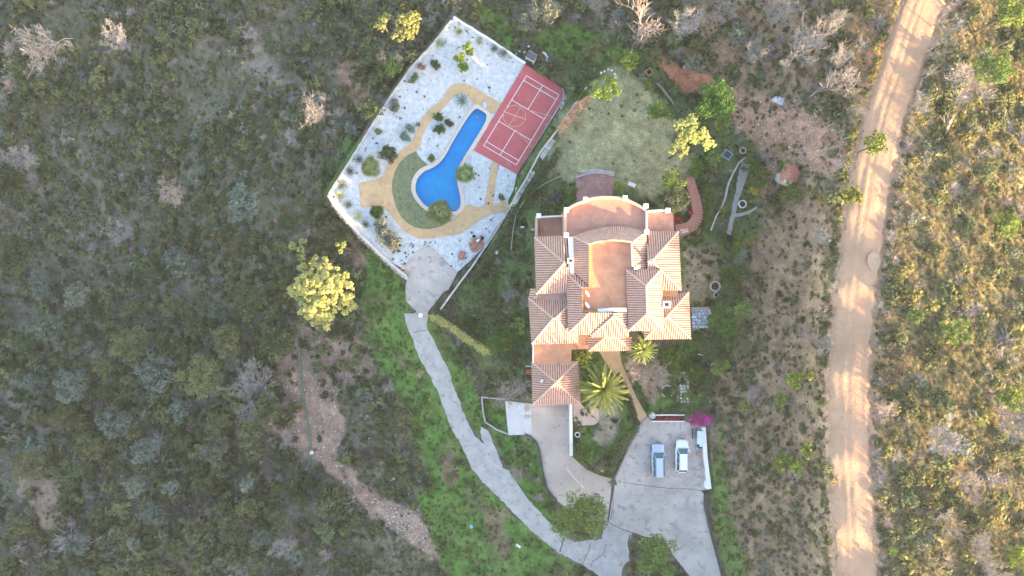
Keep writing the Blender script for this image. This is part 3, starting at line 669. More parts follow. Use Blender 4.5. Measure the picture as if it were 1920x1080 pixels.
# ------------------------------------------------------------------ the villa
terra = mat('terracotta_tile', (.55, .335, .255), var=.16, scale=2.2, coord='P', rough=.8, rnd=.06, speck=(4, (.46, .27, .20), .40))
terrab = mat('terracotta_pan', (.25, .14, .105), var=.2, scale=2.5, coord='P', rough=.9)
ridgem = mat('ridge_tile', (.58, .37, .28), var=.12, scale=3, coord='P')
ochre = mat('ochre_render', (.55, .27, .12), var=.08, scale=.8, coord='P')
white = whitepaint
orangefl = tilemat('orange_floor', (.55, .27, .16), (.46, .23, .14), .33, .33, var=.05, offset=0, msize=.012, bigvar=.16)
pinkfl = tilemat('pink_floor', (.44, .225, .165), (.36, .19, .14), .40, .40, var=.06, offset=0, msize=.014, bigvar=.12)
villa = empty('villa', W(1140, 530, 0), 'large villa with hipped terracotta tile roofs and a sunken roof terrace', 'house')
def pnt(p, z=None): return Vector(W(p[0], p[1], p[2] if z is None else z))
def ribs(mb, pairs, w=.10, h=.075):
    """half-round cover tiles: a low barrel from eave to ridge for each pair"""
    for a, b in pairs:
        d = (b - a)
        if d.length < .12: continue
        d.normalize(); s = Vector((-d.y, d.x, 0)).normalized(); up = s.cross(d); up = up if up.z > 0 else -up
        A = [a - s * w, a - s * w * .6 + up * h * .8, a + up * h, a + s * w * .6 + up * h * .8, a + s * w]
        B = [b - s * w, b - s * w * .6 + up * h * .8, b + up * h, b + s * w * .6 + up * h * .8, b + s * w]
        k = len(mb.v); mb.v += [tuple(v) for v in A + B]
        mb.f += [(k, k + 1, k + 6, k + 5), (k + 1, k + 2, k + 7, k + 6), (k + 2, k + 3, k + 8, k + 7), (k + 3, k + 4, k + 9, k + 8), (k, k + 4, k + 3, k + 2, k + 1)]
def roof_face(poly, down, par=None, pitch=.285, name='roof_face'):
    """poly: (px,py,z) corners of one slope; down: picture direction of the fall"""
    P = [pnt(p) for p in poly]; nrm = Vector((0, 0, 0))
    for i in range(len(P)): nrm += P[i].cross(P[(i + 1) % len(P)])
    if nrm.z < 0: P = P[::-1]; nrm = -nrm
    nrm.normalize()
    base = obj(name, [p for p in P] + [p - Vector((0, 0, .14)) for p in P], [tuple(range(len(P)))] + [(i, len(P) + i, len(P) + (i + 1) % len(P), (i + 1) % len(P)) for i in range(len(P))], terrab, par or villa)
    D = Vector((down[0], -down[1], 0)).normalized(); S = Vector((-D.y, D.x, 0))
    ts = [p.dot(S) for p in P]; t0, t1 = min(ts), max(ts); n = max(1, int((t1 - t0) / pitch)); pairs = []
    c = P[0]
    def zat(x, y): return c.z - (nrm.x * (x - c.x) + nrm.y * (y - c.y)) / nrm.z
    for i in range(n):
        t = t0 + (i + .5) * (t1 - t0) / n; hits = []
        for j in range(len(P)):
            a, b = P[j], P[(j + 1) % len(P)]; ta, tb = a.dot(S), b.dot(S)
            if (ta - t) * (tb - t) < 0: q = a.lerp(b, (t - ta) / (tb - ta)); hits.append(q.dot(D))
        if len(hits) < 2: continue
        s0, s1 = min(hits), max(hits)
        def pt(s): x = S.x * t + D.x * s; y = S.y * t + D.y * s; return Vector((x, y, zat(x, y) + .01))
        pairs.append((pt(s1 + .03), pt(s0)))
    mb = MB(); ribs(mb, pairs); o = mb.build('cover_tiles', terra, base, smooth=False); o['kind'] = 'stuff'
    return base
def ridge(pts, par=None, r=.12):
    mb = MB(); mb.tube([pnt(p) + Vector((0, 0, .06)) for p in pts], r, 6); o = mb.build('ridge_cap', ridgem, par or villa); return o
def block(name, poly, zt, z0, m, par=None, zpos=None, cap=True):
    """wall block whose top outline is drawn at height zpos"""
    mb = MB(); mb.prism([W(x, y, zt if zpos is None else zpos)[:2] for x, y in poly], z0, zt, cap); return mb.build(name, m, par or villa)
def parapet(name, line, wpx, z0, z1, m, par=None):
    mb = MB(); wall_line(mb, line, wpx, z1, z0); return mb.build(name, m, par or villa)
S_, N_, E_, W_ = (0, 1), (0, -1), (1, 0), (-1, 0)
# walls under the roofs
block('wall', [(1005,447),(1057,447),(1057,638),(1001,638),(996,562),(1008,556)], 4.85, -.3, white)
block('wall', [(1008,448),(1060,446),(1062,548),(1010,548)], 5.55, 4.9, white)
block('wall', [(1064,444),(1210,442),(1212,580),(1176,614),(1110,624),(1068,618)], 6.0, 0, white)
block('wall', [(1216,440),(1268,440),(1273,540),(1216,540)], 5.35, 0, white)
block('wall', [(1178,512),(1234,512),(1240,614),(1184,614)], 6.45, 0, white)
block('wall', [(1216,554),(1286,554),(1290,629),(1216,629)], 4.85, 0, white)
# lower floor slabs / terraces
block('terrace_floor', [(1004,405),(1057,403),(1057,446),(1004,448)], 3.1, 0, pinkfl)
UT = [(1057,394),(1076,381),(1095,373.5),(1112,369),(1134,367),(1159,368),(1176,371),(1200,383.5),(1212,393),(1212,445),(1170,450),(1120,450),(1078,452),(1057,452)]
block('terrace_floor', UT, 5.5, 0, pinkfl)
block('terrace_floor', [(1214,395),(1250,393),(1262,400),(1264,436),(1214,438)], 4.9, 0, pinkfl)
block('terrace_floor', [(1060,446),(1077,446),(1077,514),(1062,514)], 5.4, 0, ochre)
block('flat_roof', [(1001,640),(1072,640),(1084,644),(1084,655),(1072,656),(1071,684),(1001,684)], 3.0, -.2, orangefl)
block('flat_roof', [(1074,622),(1103,622),(1103,655),(1084,655),(1084,648),(1076,645)], 3.25, 0, orangefl)
block('flat_roof', [(1009,546),(1063,546),(1063,563),(1009,563)], 4.95, 3, mat('flat_mortar', (.42, .26, .21), var=.15, scale=1.5, coord='P'))
block('flat_roof', [(1240,540),(1272,540),(1270,556),(1242,556)], 5.1, 3, ochre)
block('patio_wall', [(1080,322),(1116,316),(1153,322),(1151,330)], .0, -.3, stonel)
# sunken roof terrace
block('roof_terrace_floor', [(1103,458),(1121,452),(1147,449.5),(1170,450.5),(1187,453),(1190,506),(1176,508),(1176,581),(1092,581),(1092,540),(1103,540)], 6.15, 5.9, orangefl)
# slopes. picture x, picture y, height
fan_o = [(1075,444,6.0),(1080,441,6.0),(1106,432,6.0),(1129,427,6.0),(1157,424.5,6.0),(1181,426.5,6.0),(1209,435,6.0)]
fan_i = [(1104,457.5,6.9),(1108,455.5,6.9),(1121,451.5,6.9),(1135,449.5,6.9),(1150,448.5,6.9),(1169,450,6.9),(1186,453.5,6.9)]
fb = MB(); fv = [pnt(p) for p in fan_o + fan_i]
fb.add(fv, [(i, i + 1, 8 + i, 7 + i) for i in range(6)]); fbase = fb.build('roof_face', terrab, villa)
if fbase.data.polygons[0].normal.z < 0: fbase.data.flip_normals()
prs = []
def along(L_, t):
    l = [0]; 
    for a, b in zip(L_, L_[1:]): l.append(l[-1] + (pnt(b) - pnt(a)).length)
    s = t * l[-1]
    for i in range(len(L_) - 1):
        if s <= l[i + 1] + 1e-6: return pnt(L_[i]).lerp(pnt(L_[i + 1]), (s - l[i]) / (l[i + 1] - l[i]))
for i in range(36): t_ = (i + .5) / 36; prs.append((along(fan_o, t_) + Vector((0, 0, .01)), along(fan_i, t_) + Vector((0, 0, .01))))
mb = MB(); ribs(mb, prs, .09); o = mb.build('cover_tiles', terra, fbase); o['kind'] = 'stuff'
R = roof_face
R([(1075,444,6.0),(1104,457.5,6.9),(1105,538,6.9),(1077.5,512,6.0)], W_)                 # west arm of the ring
R([(1077.5,512,6.0),(1105,538,6.9),(1104,540,6.9),(1062,513,5.9)], N_) if 0 else None
R([(1211,436,6.0),(1186,453.5,6.9),(1188,506,6.9),(1214,506,6.0)], E_)
ridge([(1075,444,6.0),(1104,457.5,6.9)]); ridge([(1211,436,6.0),(1186,453.5,6.9)])
R([(1002,445,5.6),(1058,493,6.9),(1006,551,5.6)], W_); R([(1002,445,5.6),(1058,442,5.6),(1060,493,6.9),(1058,493,6.9)], N_); R([(1006,550,5.6),(1058,493,6.9),(1062,493,6.9),(1063,549,5.6)], S_)
ridge([(1002,445,5.6),(1058,493,6.9)]); ridge([(1006,551,5.6),(1058,493,6.9)])
R([(995,541,5.0),(1004,541,5.3),(1008,557,5.3),(992,558,5.0)], W_)
R([(991,559,4.9),(1037,597,6.2),(997,645,4.9)], W_); R([(991,559,4.9),(1010,561,4.9),(1063,562,4.9),(1063,577,5.3),(1037,597,6.2)], N_)
R([(997,645,4.9),(1037,597,6.2),(1041,597,6.2),(1083,643,4.9)], S_); R([(1041,597,6.2),(1063,575,5.5),(1085,600,4.9),(1083,643,4.9)], E_)
for q in ([(991,559,4.9),(1037,597,6.2)], [(997,645,4.9),(1037,597,6.2)], [(1083,643,4.9),(1041,597,6.2)], [(1063,576,5.5),(1041,597,6.2)], [(1037,597,6.2),(1041,597,6.2)]): ridge(q)
R([(1062,513,5.9),(1091,540,6.9),(1092,586,6.9),(1106,586,7.15),(1066,624,5.9)], W_)
R([(1062,513,5.9),(1077,513,5.9),(1105,538,6.75),(1105,540,6.8),(1091,540,6.9)], N_)
ridge([(1062,513,5.9),(1091,540,6.9)]); ridge([(1066,624,5.9),(1106,586,7.15)])
strip_dark = MB(); strip_dark.tube([pnt((1077,513,5.95)) + Vector((0, 0, .09)), pnt((1105,538,6.8)) + Vector((0, 0, .09))], .05, 5); strip_dark.build('valley_gutter', darkm, villa)
R([(1066,624,5.9),(1106,586,7.15),(1147,586,7.15),(1107,628,5.9)], S_)
R([(1147,586,7.15),(1151,592,7.1),(1109,631,5.88),(1107,628,5.88)], W_)
R([(1109,631,5.7),(1151,592,7.1),(1179,617,6.1),(1179,631,5.7)], S_); R([(1148,586,7.15),(1178,586,6.3),(1178,617,6.1),(1151,592,7.1)], E_)
ridge([(1109,630,5.75),(1151,592,7.1)]); ridge([(1151,592,7.1),(1179,617,6.2)])
strip_dark = MB(); strip_dark.tube([pnt((1147,587,7.2)), pnt((1108,627,6.0))], .06, 5); strip_dark.build('valley_gutter', darkm, villa)
R([(1214,434,5.4),(1272,434,5.4),(1222,490,6.75),(1214,490,6.75)], N_); R([(1272,434,5.4),(1277,544,5.4),(1222,490,6.75)], E_); R([(1214,490,6.75),(1222,490,6.75),(1277,544,5.4),(1214,544,5.4)], S_)
ridge([(1272,434,5.4),(1222,490,6.75)]); ridge([(1277,544,5.4),(1222,490,6.75)]); ridge([(1214,490,6.75),(1222,490,6.75)])
R([(1174,506,6.5),(1211,536,7.7),(1213,588,7.7),(1179,620,6.5)], W_); R([(1239,505,6.5),(1211,536,7.7),(1213,588,7.7),(1245,619,6.5)], E_)
R([(1174,506,6.5),(1239,505,6.5),(1211,536,7.7)], N_); R([(1179,620,6.5),(1213,588,7.7),(1245,619,6.5)], S_)
for q in ([(1174,506,6.5),(1211,536,7.7)], [(1239,505,6.5),(1211,536,7.7)], [(1211,536,7.7),(1213,588,7.7)], [(1179,620,6.5),(1213,588,7.7)], [(1245,619,6.5),(1213,588,7.7)]): ridge(q)
R([(1242,556,4.9),(1291,548,4.9),(1251,593,6.2),(1242,593,6.2)], N_); R([(1291,548,4.9),(1295,635,4.9),(1251,593,6.2)], E_); R([(1295,635,4.9),(1251,593,6.2),(1209,636,4.9)], S_); R([(1209,636,4.9),(1251,593,6.2),(1242,593,6.2),(1205,600,4.9)], W_)
for q in ([(1291,548,4.9),(1251,593,6.2)], [(1295,635,4.9),(1251,593,6.2)], [(1209,636,4.9),(1251,593,6.2)]): ridge(q)
R([(1102,633,3.7),(1135,632,4.6),(1104,658,3.6)], W_); R([(1104,658,3.6),(1135,632,4.6),(1155,632,4.6),(1183,657,3.6)], S_); R([(1155,632,4.6),(1184,633,3.7),(1183,657,3.6)], E_)
ridge([(1104,658,3.6),(1135,632,4.6)]); ridge([(1183,657,3.6),(1155,632,4.6)]); ridge([(1135,632,4.6),(1155,632,4.6)])
for x in (1110, 1140, 1176): block('porch_column', [(x,648),(x+5,648),(x+5,653),(x,653)], 3.5, 0, white, zpos=3.5)
# garage
block('wall', [(1001,684),(1081,684),(1084,751),(1003,751)], 2.75, -.4, white)
g = [(997,678.7,2.8),(1083,677.7,2.8),(1088,757,2.8),(998.7,759,2.8)]; ga = (1042.5,717,4.1)
R([g[0], g[1], ga], N_); R([g[1], g[2], ga], E_); R([g[2], g[3], ga], S_); R([g[3], g[0], ga], W_)
for c_ in g: ridge([c_, ga])
block('garage_door', [(1010,756),(1062,756),(1062,757.4),(1010,757.4)], 2.4, -.15, mat('garage_door', (.16, .09, .05), var=.2, scale=2))
mb = MB(); w = pnt((1014,713,3.55)); mb.lathe((w.x, w.y, w.z), [(.26, 0), (.24, .12), (.34, .16), (.30, .30), (.1, .36)], 10); mb.build('roof_vent', mat('grey_metal', (.20, .22, .25), var=.1, rough=.5), villa)
mb = MB(); w = pnt((1046,682,2.95)); mb.lathe((w.x, w.y, w.z), [(.14, 0), (.14, .25), (.2, .27), (.05, .36)], 8); mb.build('roof_vent', MATS['grey_metal'], villa)
# chimneys
def chimney(px, py, zt, z0, s, cap=True, m=white):
    w = W(px, py, zt); mb = MB(); mb.box((w[0], w[1], (zt + z0) / 2), (s, s * .85, zt - z0)); c = mb.build('chimney', m, villa)
    if cap:
        mb = MB(); mb.box((w[0], w[1], zt + .06), (s * 1.25, s * 1.1, .12)); mb.build('cap', m, c)
        mb = MB(); mb.box((w[0], w[1], zt + .13), (s * .6, s * .5, .03)); mb.build('flue', darkm, c)
chimney(1070,489,8.1,5.0,.60); chimney(1250,571,6.6,5.0,.80)
chimney(1221,489,7.4,6.3,.3)
# pillars of the upper terraces and the walls between them
for i, (x, y, z0) in enumerate([(1010,404.5,1),(1062,393.5,1),(1098,374,1),(1172,371.5,1),(1211,386.5,1),(1252.5,394.5,1),(1062,441,1),(1212.5,435,1)]):
    zt_ = 4.5 if i == 0 else 6.3 if i != 5 else 5.9; w = W(x, y, zt_); mb = MB(); mb.box((w[0], w[1], zt_ - .8), (.46, .46, 1.6)); p = mb.build('pillar', white, villa)
    mb = MB(); mb.prism([(w[0] - .30, w[1] - .30), (w[0] + .30, w[1] - .30), (w[0] + .30, w[1] + .30), (w[0] - .30, w[1] + .30)], zt_ + .003, zt_ + .12); mb.build('pillar_cap', white, p)
pinkwall = mat('pink_coping', (.56, .36, .27), var=.08, scale=1, coord='P')
arc = [(1059,396),(1076,384.5),(1097,376.5),(1112,371.5),(1134,369.5),(1159,370.5),(1173,373.5),(1198,385),(1211,394)]
mb = MB(); wall_line(mb, chaikin(arc, 1, False), 4.2, 6.05, 5.0); mb.build('parapet', pinkwall, villa)
for L_, w_ in (([(1008,407),(1060,404.5)], 2.6), ([(1006,408),(1006,446)], 4.2), ([(1060,398.5),(1060,440)], 5), ([(1213,396),(1213,436)], 3.2), ([(1215,395.5),(1251,394)], 3.0)): parapet('parapet', L_, w_, 3.0, 6.0 if w_ in (5, 3.2) else 5.6 if w_ == 3.0 else 4.0, white if w_ < 4 else pinkwall)
parapet('railing', [(1064,444),(1068,515)], 1.2, 5.3, 6.0, iron); parapet('parapet', [(1061,444),(1063,488)], 2.4, 5.0, 5.9, pinkwall)
parapet('parapet', [(1000,642),(1000,680)], 1.6, -.5, 3.5, white)
parapet('parapet', [(1104.5,458),(1121,453),(1135,451),(1150,450),(1169,451.5),(1185,454.5)], 2.6, 6.0, 6.98, mat('warm_coping', (.56, .41, .29), var=.07, scale=1, coord='P'))
parapet('parapet', [(1185.5,455),(1187,500)], 2.6, 6.0, 7.0, white); parapet('parapet', [(1105,459),(1105,539)], 2.0, 6.0, 6.96, ochre)
parapet('parapet', [(1092.5,540),(1108,539.5)], 1.8, 6.0, 7.0, ochre); parapet('parapet', [(1092.5,540),(1092.5,584)], 2.0, 6.0, 6.97, ochre); parapet('parapet', [(1093,583.5),(1122,583.5)], 3.4, 6.0, 6.85, ochre)
block('skylight', [(1121,579.5),(1149,577.5),(1149,584.5),(1121,585)], 7.0, 6.0, mat('pale_blue_panel', (.62, .68, .74), var=.06, rough=.3)); block('skylight', [(1150,577.5),(1175,577.5),(1175,585),(1150,584.5)], 6.95, 6.0, white)
# small aerial and satellite dishes on the roof terrace
def dish(px, py, z, az):
    r_ = empty('satellite_dish', W(px, py, z), '', 'satellite dish')
    mb = MB(); mb.lathe((0, 0, 0), [(.02, 0), (.25, .03), (.44, .11), (.46, .14), (.44, .13), (.25, .055), (.02, .03)], 16); d = mb.build('dish', mat('dish_grey', (.62, .62, .66), var=.04, rough=.5)); d.parent = r_
    d.location = (0, 0, .75); d.rotation_euler = (math.radians(62), 0, az)
    mb = MB(); mb.tube([(0, 0, 0), (0, 0, .72)], .03, 6); mb.tube([(0, 0, .7), (math.cos(az - 1.57) * .12, math.sin(az - 1.57) * .12, .9)], .02, 5); o_ = mb.build('mount', iron); o_.parent = r_
    return r_
dish(1099, 552, 6.2, 2.2)['label'] = 'upper of the two tilted satellite dishes on the roof terrace, farther from the skylight'
dish(1099, 573, 6.2, 2.2)['label'] = 'lower of the two tilted satellite dishes, in the corner by the skylight'
dish(1192, 500, 6.9, .4)['label'] = 'satellite dish on a white pole at the upper right corner of the roof terrace'
ant = empty('roof_antenna', W(1278, 437, 2.0), 'pale television aerial on a pole at the upper right corner of the villa', 'antenna')
mb = MB(); mb.tube([(0, 0, 0), (0, 0, 3.2)], .025, 5); o = mb.build('mast', white); o.parent = ant
mb = MB(); mb.tube([(-.9, .1, 3.1), (.1, 0, 3.1)], .018, 4)
for i in range(6): mb.tube([(-.85 + i * .16, -.28, 3.1), (-.85 + i * .16, .34, 3.1)], .012, 4)
o = mb.build('array', white); o.parent = ant
# plant in a pot on the left balcony
pot = empty('flower_pot', W(1015, 432, 3.1), 'small round terracotta pot on the left balcony of the villa', 'pot')
mb = MB(); mb.lathe((0, 0, 0), [(.14, 0), (.2, .3), (.22, .32), (.17, .3)], 10); o = mb.build('pot', mat('pot_clay', (.40, .15, .07))); o.parent = pot

# ------------------------------------------------------------------ around the house
mb = MB(); PT = PATIO
drape('patio', PATIO, .10, tilemat('patio_brick', (.38, .20, .17), (.26, .14, .12), .26, .45, var=.1, msize=.02), 8, skirt=.3)
kerb('patio_edge', [(1080,333),(1095,327),(1114,324),(1134,325),(1151,329)], 3.6, .28, mat('pink_edge', (.42, .30, .30), var=.1, coord='P'), 'pale curved kerb round the outer edge of the pink patio', 'kerb')
# pale patio right of the garage drive, with the tall white wall
drape('side_patio', [(1075,757),(1089,757),(1122,791),(1114,797),(1075,798)], .07, mat('pink_slab', (.52, .37, .32), var=.1, scale=1, coord='P'), 8)
drape('side_patio_step', [(1099,767),(1115,762),(1124,770),(1123,790)], .08, MATS['pink_slab'], 8)
mb = MB(); wall_line(mb, [(1070.5,758),(1070.8,800),(1071.5,855)], 5.4, lambda x, y: gz1(x, y) + (1.5 - (y - 757) * .008), lambda x, y: gz1(x, y) - .6)
tag(mb.build('drive_wall', white), 'long white wall on the right side of the upper drive below the garage', 'wall')
mb = MB(); wall_line(mb, [(1319.5,801),(1323,858),(1330.5,917)], 7.5, lambda x, y: gz1(x, y) + .7, lambda x, y: gz1(x, y) - .9)
tag(mb.build('parking_wall', white), 'thick white wall along the right side of the parking area', 'wall')
mb = MB(); wall_line(mb, [(902,745),(947,749)], 2.4, lambda x, y: gz1(x, y) + .5, lambda x, y: gz1(x, y) - .5); wall_line(mb, [(903,745),(906,775),(910,792),(930,805),(951,814)], 2.4, lambda x, y: gz1(x, y) + .5, lambda x, y: gz1(x, y) - .5)
tag(mb.build('plot_wall', mat('grey_wall', (.36, .35, .34), var=.2, coord='P', scale=1)), 'low grey wall enclosing the green plot left of the parking bay', 'wall')
# long boundary wall between pool bank and house garden, down to the apron
mb = MB(); wall_line(mb, [(1100,163),(1085,185),(1066,212),(1048,240),(1030,263),(1013,285),(1000,310),(985,338),(968,365),(955,392),(938,420),(925,441),(905,470),(885,500),(862,530),(840,560),(826,580)], 3.0, lambda x, y: max(gz1(x, y), POOLZ) + .5, lambda x, y: gz1(x, y) - 1)
tag(mb.build('boundary_wall', wallcap), 'long winding garden wall between the court and the villa lawn', 'wall')
# stairs of red tiles curving round the upper right corner of the villa
def stair(name, label, line, widths, n, h0, h1, m, cat='steps'):
    e = empty(name, W(line[0][0], line[0][1], 0), label, cat); L_ = [0]
    for a, b in zip(line, line[1:]): L_.append(L_[-1] + math.hypot(b[0] - a[0], b[1] - a[1]))
    def at(s): return (np.interp(s, L_, [p[0] for p in line]), np.interp(s, L_, [p[1] for p in line]), np.interp(s, L_, widths))
    for i in range(n):
        s0 = L_[-1] * i / n; s1 = L_[-1] * (i + 1) / n * 1.0 - .35; a = at(s0); b = at(s1); P = ribbon([a[:2], b[:2]], [a[2], b[2]])
        zt = (gz1(*a[:2]) if h0 is None else h0 + (h1 - h0) * i / n) + .14
        mb = MB(); mb.prism([W(x, y, zt)[:2] for x, y in P], zt - .5, zt); mb.build('step', m, e)
    return e
redtile = mat('red_stair_tile', (.34, .15, .115), var=.15, scale=3, coord='P')
stair('garden_stairs', 'curved flight of red tiled steps at the upper right corner of the villa', chaikin([(1292,332),(1297,350),(1305,375),(1310,395),(1309,412),(1300,426),(1285,434),(1268,436)], 2, False), [16] + [20] * 30 + [22], 26, None, None, redtile) if 0 else None
sl = chaikin([(1293,333),(1299,355),(1306,380),(1309,400),(1304,417),(1290,429),(1268,433)], 2, False)
stair('garden_stairs', 'curved flight of red tiled steps at the upper right corner of the villa', sl, list(np.linspace(15, 24, len(sl))), 27, .9, .25, redtile)
stair('pool_stairs', 'narrow stone steps running down along the bank between the court and the lawn', [(1038,262),(1022,285),(1008,308),(995,330),(980,352),(966,378),(956,390)], [9] * 7, 30, None, None, stonel)
# ------------------------------------------------------------------ cars
glassm = mat('car_glass', (.03, .09, .12), var=.05, rough=.08, spec=.8); tyrem = mat('tyre', (.02, .02, .02), var=.1); rimm = mat('rim', (.45, .45, .46), var=.05, rough=.3, metal=.8)
lampm = mat('headlight_glass', (.65, .70, .75), var=.05, rough=.15); redm = mat('tail_light_red', (.35, .02, .02), var=.1, rough=.3); trim = mat('black_trim', (.03, .03, .035), var=.1, rough=.5)
def car(px, py, rz, label, paint, wagon):
    z = gz1(px, py) + .07; r = empty('parked_car', W(px, py, z), label, 'car', 'cars on the parking area', rz)
    Ln, Wd = 2.18, .88
    def part(mb, name, m, smooth=False, par=None):
        o = mb.build(name, m, None, smooth); o.parent = par or r; return o
    ys = [-2.18, -2.13, -1.95, -1.5, -.9, -.3, .3, .9, 1.3, 1.7, 1.98, 2.13, 2.2]
    hw = [.66, .78, .85, .88, .885, .885, .885, .88, .865, .83, .75, .62, .44]
    ht = [.72, .86, .93, .95, .95, .95, .95, .96, .93, .87, .79, .70, .60]
    mb = MB(); vs = []
    for y, w, h in zip(ys, hw, ht):
        sec = [(-w * .96, .22), (-w, .45), (-w, .66), (-w * .96, h * .88), (-w * .80, h * .985), (-w * .4, h + .02), (0, h + .03)]
        sec = sec + [(-a, b) for a, b in sec[-2::-1]]; vs += [(a, y, b) for a, b in sec]
    n = 13; f = []
    for i in range(len(ys) - 1):
        for k_ in range(n - 1): f.append((i * n + k_, (i + 1) * n + k_, (i + 1) * n + k_ + 1, i * n + k_ + 1))
        f.append((i * n, i * n + n - 1, (i + 1) * n + n - 1, (i + 1) * n))
    f.append(tuple(range(n))); f.append(tuple((len(ys) - 1) * n + k_ for k_ in range(n))[::-1]); mb.add(vs, f); b_ = part(mb, 'body', paint, True)
    yb0, yr0 = (-2.12, -1.98) if wagon else (-2.05, -1.62)     # rear glass foot / roof rear
    yf0, yf1 = 1.12, .42                                       # windscreen foot / roof front
    B = .78; T = .53
    zt = 1.47 if wagon else 1.50
    def quad(name, q, m, th=.02):
        P = [Vector(p) for p in q]; nn = (P[1] - P[0]).cross(P[2] - P[0]).normalized(); mb = MB()
        k_ = len(P); mb.add(P + [p - nn * th for p in P], [tuple(range(k_)), tuple(range(2 * k_ - 1, k_ - 1, -1))] + [(i, k_ + i, k_ + (i + 1) % k_, (i + 1) % k_) for i in range(k_)]); return part(mb, name, m)
    mb = MB(); mb.add([(-B, yb0, .93), (B, yb0, .93), (B, yf0, .95), (-B, yf0, .95), (-T, yr0, zt - .02), (T, yr0, zt - .02), (T, yf1, zt - .02), (-T, yf1, zt - .02)], [(3, 2, 1, 0), (4, 5, 6, 7), (0, 1, 5, 4), (1, 2, 6, 5), (2, 3, 7, 6), (3, 0, 4, 7)])
    part(mb, 'cabin_frame', paint)
    quad('windscreen', [(-B * .93, yf0 - .02, .985), (B * .93, yf0 - .02, .985), (B * .55 + .12, (yf0 + yf1) / 2 - .28, zt - .05 + .02), (-B * .55 - .12, (yf0 + yf1) / 2 - .28, zt - .05 + .02)], glassm) if 0 else None
    def lerp(a, b, t): return tuple(a[i] * (1 - t) + b[i] * t for i in range(3))
    def face(name, a, b, c, d, m, i0=.08, i1=.06, push=.012):
        # inset quad a,b (foot) c,d (head)
        A = lerp(lerp(a, b, i0), lerp(d, c, i0), i1); Bq = lerp(lerp(a, b, 1 - i0), lerp(d, c, 1 - i0), i1); Cq = lerp(lerp(a, b, 1 - i0), lerp(d, c, 1 - i0), 1 - i1); Dq = lerp(lerp(a, b, i0), lerp(d, c, i0), 1 - i1)
        P = [Vector(p) for p in (A, Bq, Cq, Dq)]; nn = (P[1] - P[0]).cross(P[3] - P[0]).normalized()
        if nn.z < 0: nn = -nn; P = P[::-1]
        return quad(name, [p + nn * push for p in P], m)
    bl, br, fl, fr2 = (-B, yb0, .93), (B, yb0, .93), (-B, yf0, .95), (B, yf0, .95); tl, tr_, ul, ur = (-T, yr0, zt), (T, yr0, zt), (-T, yf1, zt), (T, yf1, zt)
    face('windscreen', fl, fr2, ur, ul, glassm, .05, .03); face('rear_window', br, bl, tl, tr_, glassm, .08, .10)
    for s in (-1, 1):
        a, b2, c, d = ((s * B, yb0 + .06, .94), (s * B, yf0 - .04, .95), (s * T, yf1, zt), (s * T, yr0, zt))
        for t0, t1 in ((0, .36), (.36, .70), (.70, 1)): face('side_window', lerp(a, b2, t0), lerp(a, b2, t1), lerp(d, c, t1), lerp(d, c, t0), glassm, .04, .12)
    mb = MB(); q = [(-T - .02, yr0 - .03), (-T - .01, yf1 - .02), (-T + .06, yf1 + .05), (T - .06, yf1 + .05), (T + .01, yf1 - .02), (T + .02, yr0 - .03)]; mb.prism(q, zt - .03, zt + .02); part(mb, 'roof', paint)
    for s in (-1, 1):
        mb = MB(); mb.tube([(s * (T - .03), yr0 + .1, zt + .02), (s * (T - .03), yr0 + .16, zt + .075), (s * (T - .03), yf1 - .16, zt + .075), (s * (T - .03), yf1 - .08, zt + .02)], .022, 5); part(mb, 'roof_rail', trim if wagon else rimm)
        mb = MB(); mb.add([(s * .80, .86, .93), (s * 1.0, .80, .96), (s * 1.0, .66, .96), (s * .80, .72, .93), (s * .82, .86, 1.04), (s * .99, .80, 1.06), (s * .99, .66, 1.06), (s * .82, .72, 1.04)], [(3, 2, 1, 0), (4, 5, 6, 7), (0, 1, 5, 4), (1, 2, 6, 5), (2, 3, 7, 6), (3, 0, 4, 7)]); part(mb, 'mirror', paint)
        for y in (-1.35, 1.38):
            mb = MB(); mb.tube([(s * .70, y, .31), (s * .90, y, .31)], .31, 16); w_ = part(mb, 'wheel', tyrem)
            mb = MB(); mb.tube([(s * .90, y, .31), (s * .915, y, .31)], .20, 12); part(mb, 'rim', rimm, par=w_)
        mb = MB(); mb.add([(s * .50, 2.12, .66), (s * .80, 1.86, .74), (s * .80, 1.96, .62), (s * .52, 2.20, .56), (s * .48, 2.02, .745), (s * .74, 1.74, .815)], [(0, 1, 2, 3), (4, 5, 1, 0)]); mb.v = [(a, b3 + .02, c + .03) for a, b3, c in mb.v]; part(mb, 'headlight', lampm)
        mb = MB(); mb.box((s * .70, -2.10, .82), (.22, .12, .16)); part(mb, 'tail_light', redm)
    mb = MB(); mb.box((0, 2.17, .42), (1.0, .1, .22)); part(mb, 'grille', trim)
    # bonnet seam
    mb = MB(); mb.tube([(-.70, 1.15, .955), (0, 1.22, .99), (.70, 1.15, .955)], .012, 4); part(mb, 'bonnet_seam', trim)
    return r
silver = mat('silver_blue_paint', (.46, .53, .66), var=.02, rough=.28, metal=.35, spec=.6); whitep = mat('white_paint', (.78, .79, .80), var=.02, rough=.25, spec=.6)
car(1232.5, 861, math.radians(1.2), 'silver blue estate car parked on the left of the two', silver, True)
car(1276.8, 853, math.radians(-.5), 'white compact car with roof rails parked nearer the white wall', whitep, False)

